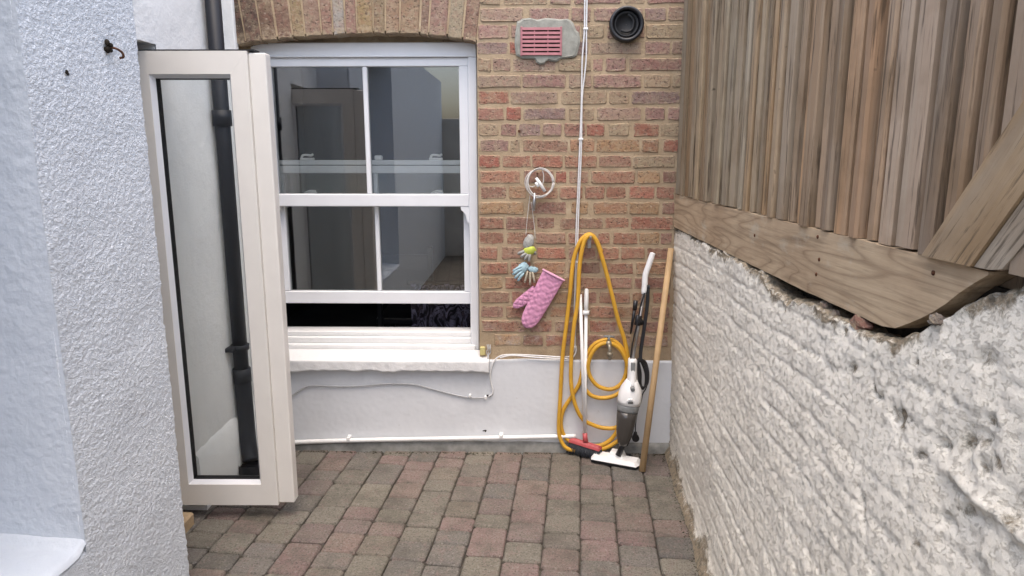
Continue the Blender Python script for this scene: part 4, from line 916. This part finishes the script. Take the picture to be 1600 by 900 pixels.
# floor head
hd0, hd1 = Vector((.352, -.108, 0)), Vector((.563, -.196, 0)); ax = (hd1 - hd0).normalized(); pd = Vector((ax.y, -ax.x, 0)); L = (hd1 - hd0).length
def head(z0, z1, f, b_, inset, name, mat):
    o = []
    for z, s in ((z0, 0), (z1, inset)):
        for u, v in ((-.008 + s, -b_ + s), (L + .008 - s, -b_ + s), (L + .010 - s, f * .4), (L - s, f - s), (s, f - s), (-.010 + s, f * .4)):
            o.append(hd0 + ax * u + pd * v + Vector((0, 0, z)))
    return MB().add(o, [tuple(range(6))[::-1], tuple(range(6, 12))] + [(i, (i + 1) % 6, 6 + (i + 1) % 6, 6 + i) for i in range(6)]).build(name, mat, va)
head(.003, .016, .048, .040, .0, 'sole', M['black']); head(.0165, .036, .047, .042, .014, 'head_cover', M['white'])
hc = (hd0 + hd1) / 2
m = MB(); o = []
for z, s in ((.030, 0), (.055, .012)):
    for u, v in ((-.042 + s, -.045), (.042 - s, -.045), (.042 - s, .018 - s), (-.042 + s, .018 - s)): o.append(hc + ax * u + pd * v + Vector((0, 0, z)))
m.add(o, [(4, 5, 6, 7)] + [(i, (i + 1) % 4, 4 + (i + 1) % 4, 4 + i) for i in range(4)]).build('head_neck', M['white'], va)
for s in (-1, 1): wv = hc + ax * (.055 * s) - pd * .052 + Vector((0, 0, .018)); MB().tube([wv - ax * .01, wv + ax * .01], .018, 14).build('wheel', M['black'], va)
P = lambda z: Vector((float(np.interp(z, [.04, .10, .26, .35, .43, .53], [.466, .490, .508, .522, .530, .5305])), float(np.interp(z, [.04, .53, 1.06], [-.165, -.11, -.045])), z))
MB().tube([P(.045) + Vector((0, .0, 0)), P(.085), P(.115)], [.016, .014, .018], 12).build('swivel', M['black'], va)
def body(zs, ws, ds, name, mat, seg=24, par=None):
    v = []
    for z, w_, d_ in zip(zs, ws, ds):
        c = P(z)
        for k in range(seg):
            a = 2 * math.pi * k / seg; v.append(c + Vector((w_ * math.copysign(abs(math.cos(a)) ** .8, math.cos(a)), d_ * math.sin(a), .10 * w_ * math.cos(a) * -1)))
    n = len(zs)
    return MB().add(v, [(i * seg + k, i * seg + (k + 1) % seg, (i + 1) * seg + (k + 1) % seg, (i + 1) * seg + k) for i in range(n - 1) for k in range(seg)] + [tuple(range(seg))[::-1], tuple(range((n - 1) * seg, n * seg))], True).build(name, mat, par or va)
cup = body([.098, .103, .13, .18, .24, .275], [.020, .026, .034, .044, .0495, .0505], [.020, .026, .034, .042, .046, .047], 'dust_cup', M['smoke'])
body([.2755, .285, .30, .312], [.052, .054, .055, .055], [.048, .050, .051, .051], 'cup_rim', M['grey'])
body([.3125, .33, .36, .39, .415, .43], [.057, .0585, .0575, .050, .036, .026], [.053, .054, .053, .047, .036, .028], 'motor_body', M['white'])
body([.4, .42, .46, .50, .53, .536], [.024, .023, .022, .0215, .021, .016], [.045, .034, .030, .028, .026, .02], 'neck', M['white'])
c = P(.505); MB().box(c.x - .011, c.x + .011, c.y - .031, c.y - .02, .475, .524, .003).build('switch_panel', M['grey'], va)
c = P(.40); MB().tube([c + Vector((0, -.040, 0)), c + Vector((0, -.056, -.004))], [.012, .010], 14).build('button', M['grey'], va)
c = P(.335); MB().tube([c + Vector((-.004, -.050, 0)), c + Vector((-.004, -.060, -.002))], [.021, .019], 20).build('latch_ring', M['white'], va); MB().tube([c + Vector((-.004, -.059, 0)), c + Vector((-.004, -.0625, -.002))], .013, 18).build('latch_button', M['grey'], va)
r0, r1 = P(.53), Vector((.583, -.068, .86))
MB().tube([r0, r1], .0085, 12).build('shaft', M['metal'], va)
MB().tube(spline([r1 + Vector((-.002, 0, -.008)), (.585, -.066, .885), (.588, -.060, .945), (.603, -.056, .995), (.618, -.052, 1.042), (.622, -.051, 1.056)], 5), [.0115] * 2 + [.0145] * 18 + [.0135] * 5 + [.008], 14).build('handle', M['white'], va)
MB().tube([(.578, -.085, .705), (.548, -.085, .745)], .013, 8).tube([(.5505, -.088, .70), (.560, -.084, .748)], .016, 10).build('clamp', M['black'], va)
MB().tube([(.5425, -.075, .822), (.538, -.078, .775)], .0115, 10).tube([(.538, -.078, .78), (.531, -.084, .73), (.521, -.088, .655)], [.008, .008, .004], 8).build('cord_hook', M['black'], va)
m = MB()
for k in range(6):
    ox, oy = .012 + .0042 * (k % 3), -.012 + .008 * (k // 3)
    m.tube(spline([(.585 + ox, -.062 + oy, .90 - .02 * (k % 2)), (.583 + ox, -.070 + oy, .80), (.569 + ox, -.086 + oy, .68), (.555 + ox, -.10 + oy, .58), (.553 + ox, -.11 + oy, .52)], 5), .0042, 7)
m.tube(spline([(.583, -.08, .86), (.566, -.09, .80), (.552, -.10, .72), (.530, -.11, .62), (.520, -.12, .54)], 5), .0042, 7)
for k in range(5):
    ox = .006 * k; m.tube(spline([(.560 + ox * .4, -.105, .535), (.580 + ox, -.10 + .004 * k, .505), (.598 + ox * .7, -.10, .455), (.600 + ox * .5, -.10, .400), (.590, -.10 - .003 * k, .372 + .004 * k), (.572 + ox * .3, -.10, .40), (.562 + ox * .6, -.10, .46), (.560, -.10, .53)], 5), .0042, 7)
m.tube(spline([(.600, -.098, .41), (.618, -.095, .428), (.612, -.095, .40), (.604, -.095, .37), (.592, -.09, .345), (.585, -.085, .30), (.572, -.07, .24), (.566, -.062, .17), (.567, -.058, .125)], 5), .0032, 7)
cord = m.build('cord', M['black'], va)
MB().tube([(.567, -.058, .128), (.567, -.060, .112)], [.008, .012], 10).tube([(.567, -.056, .098), (.567, -.078, .098)], .0185, 16).build('plug', M['black'], cord)
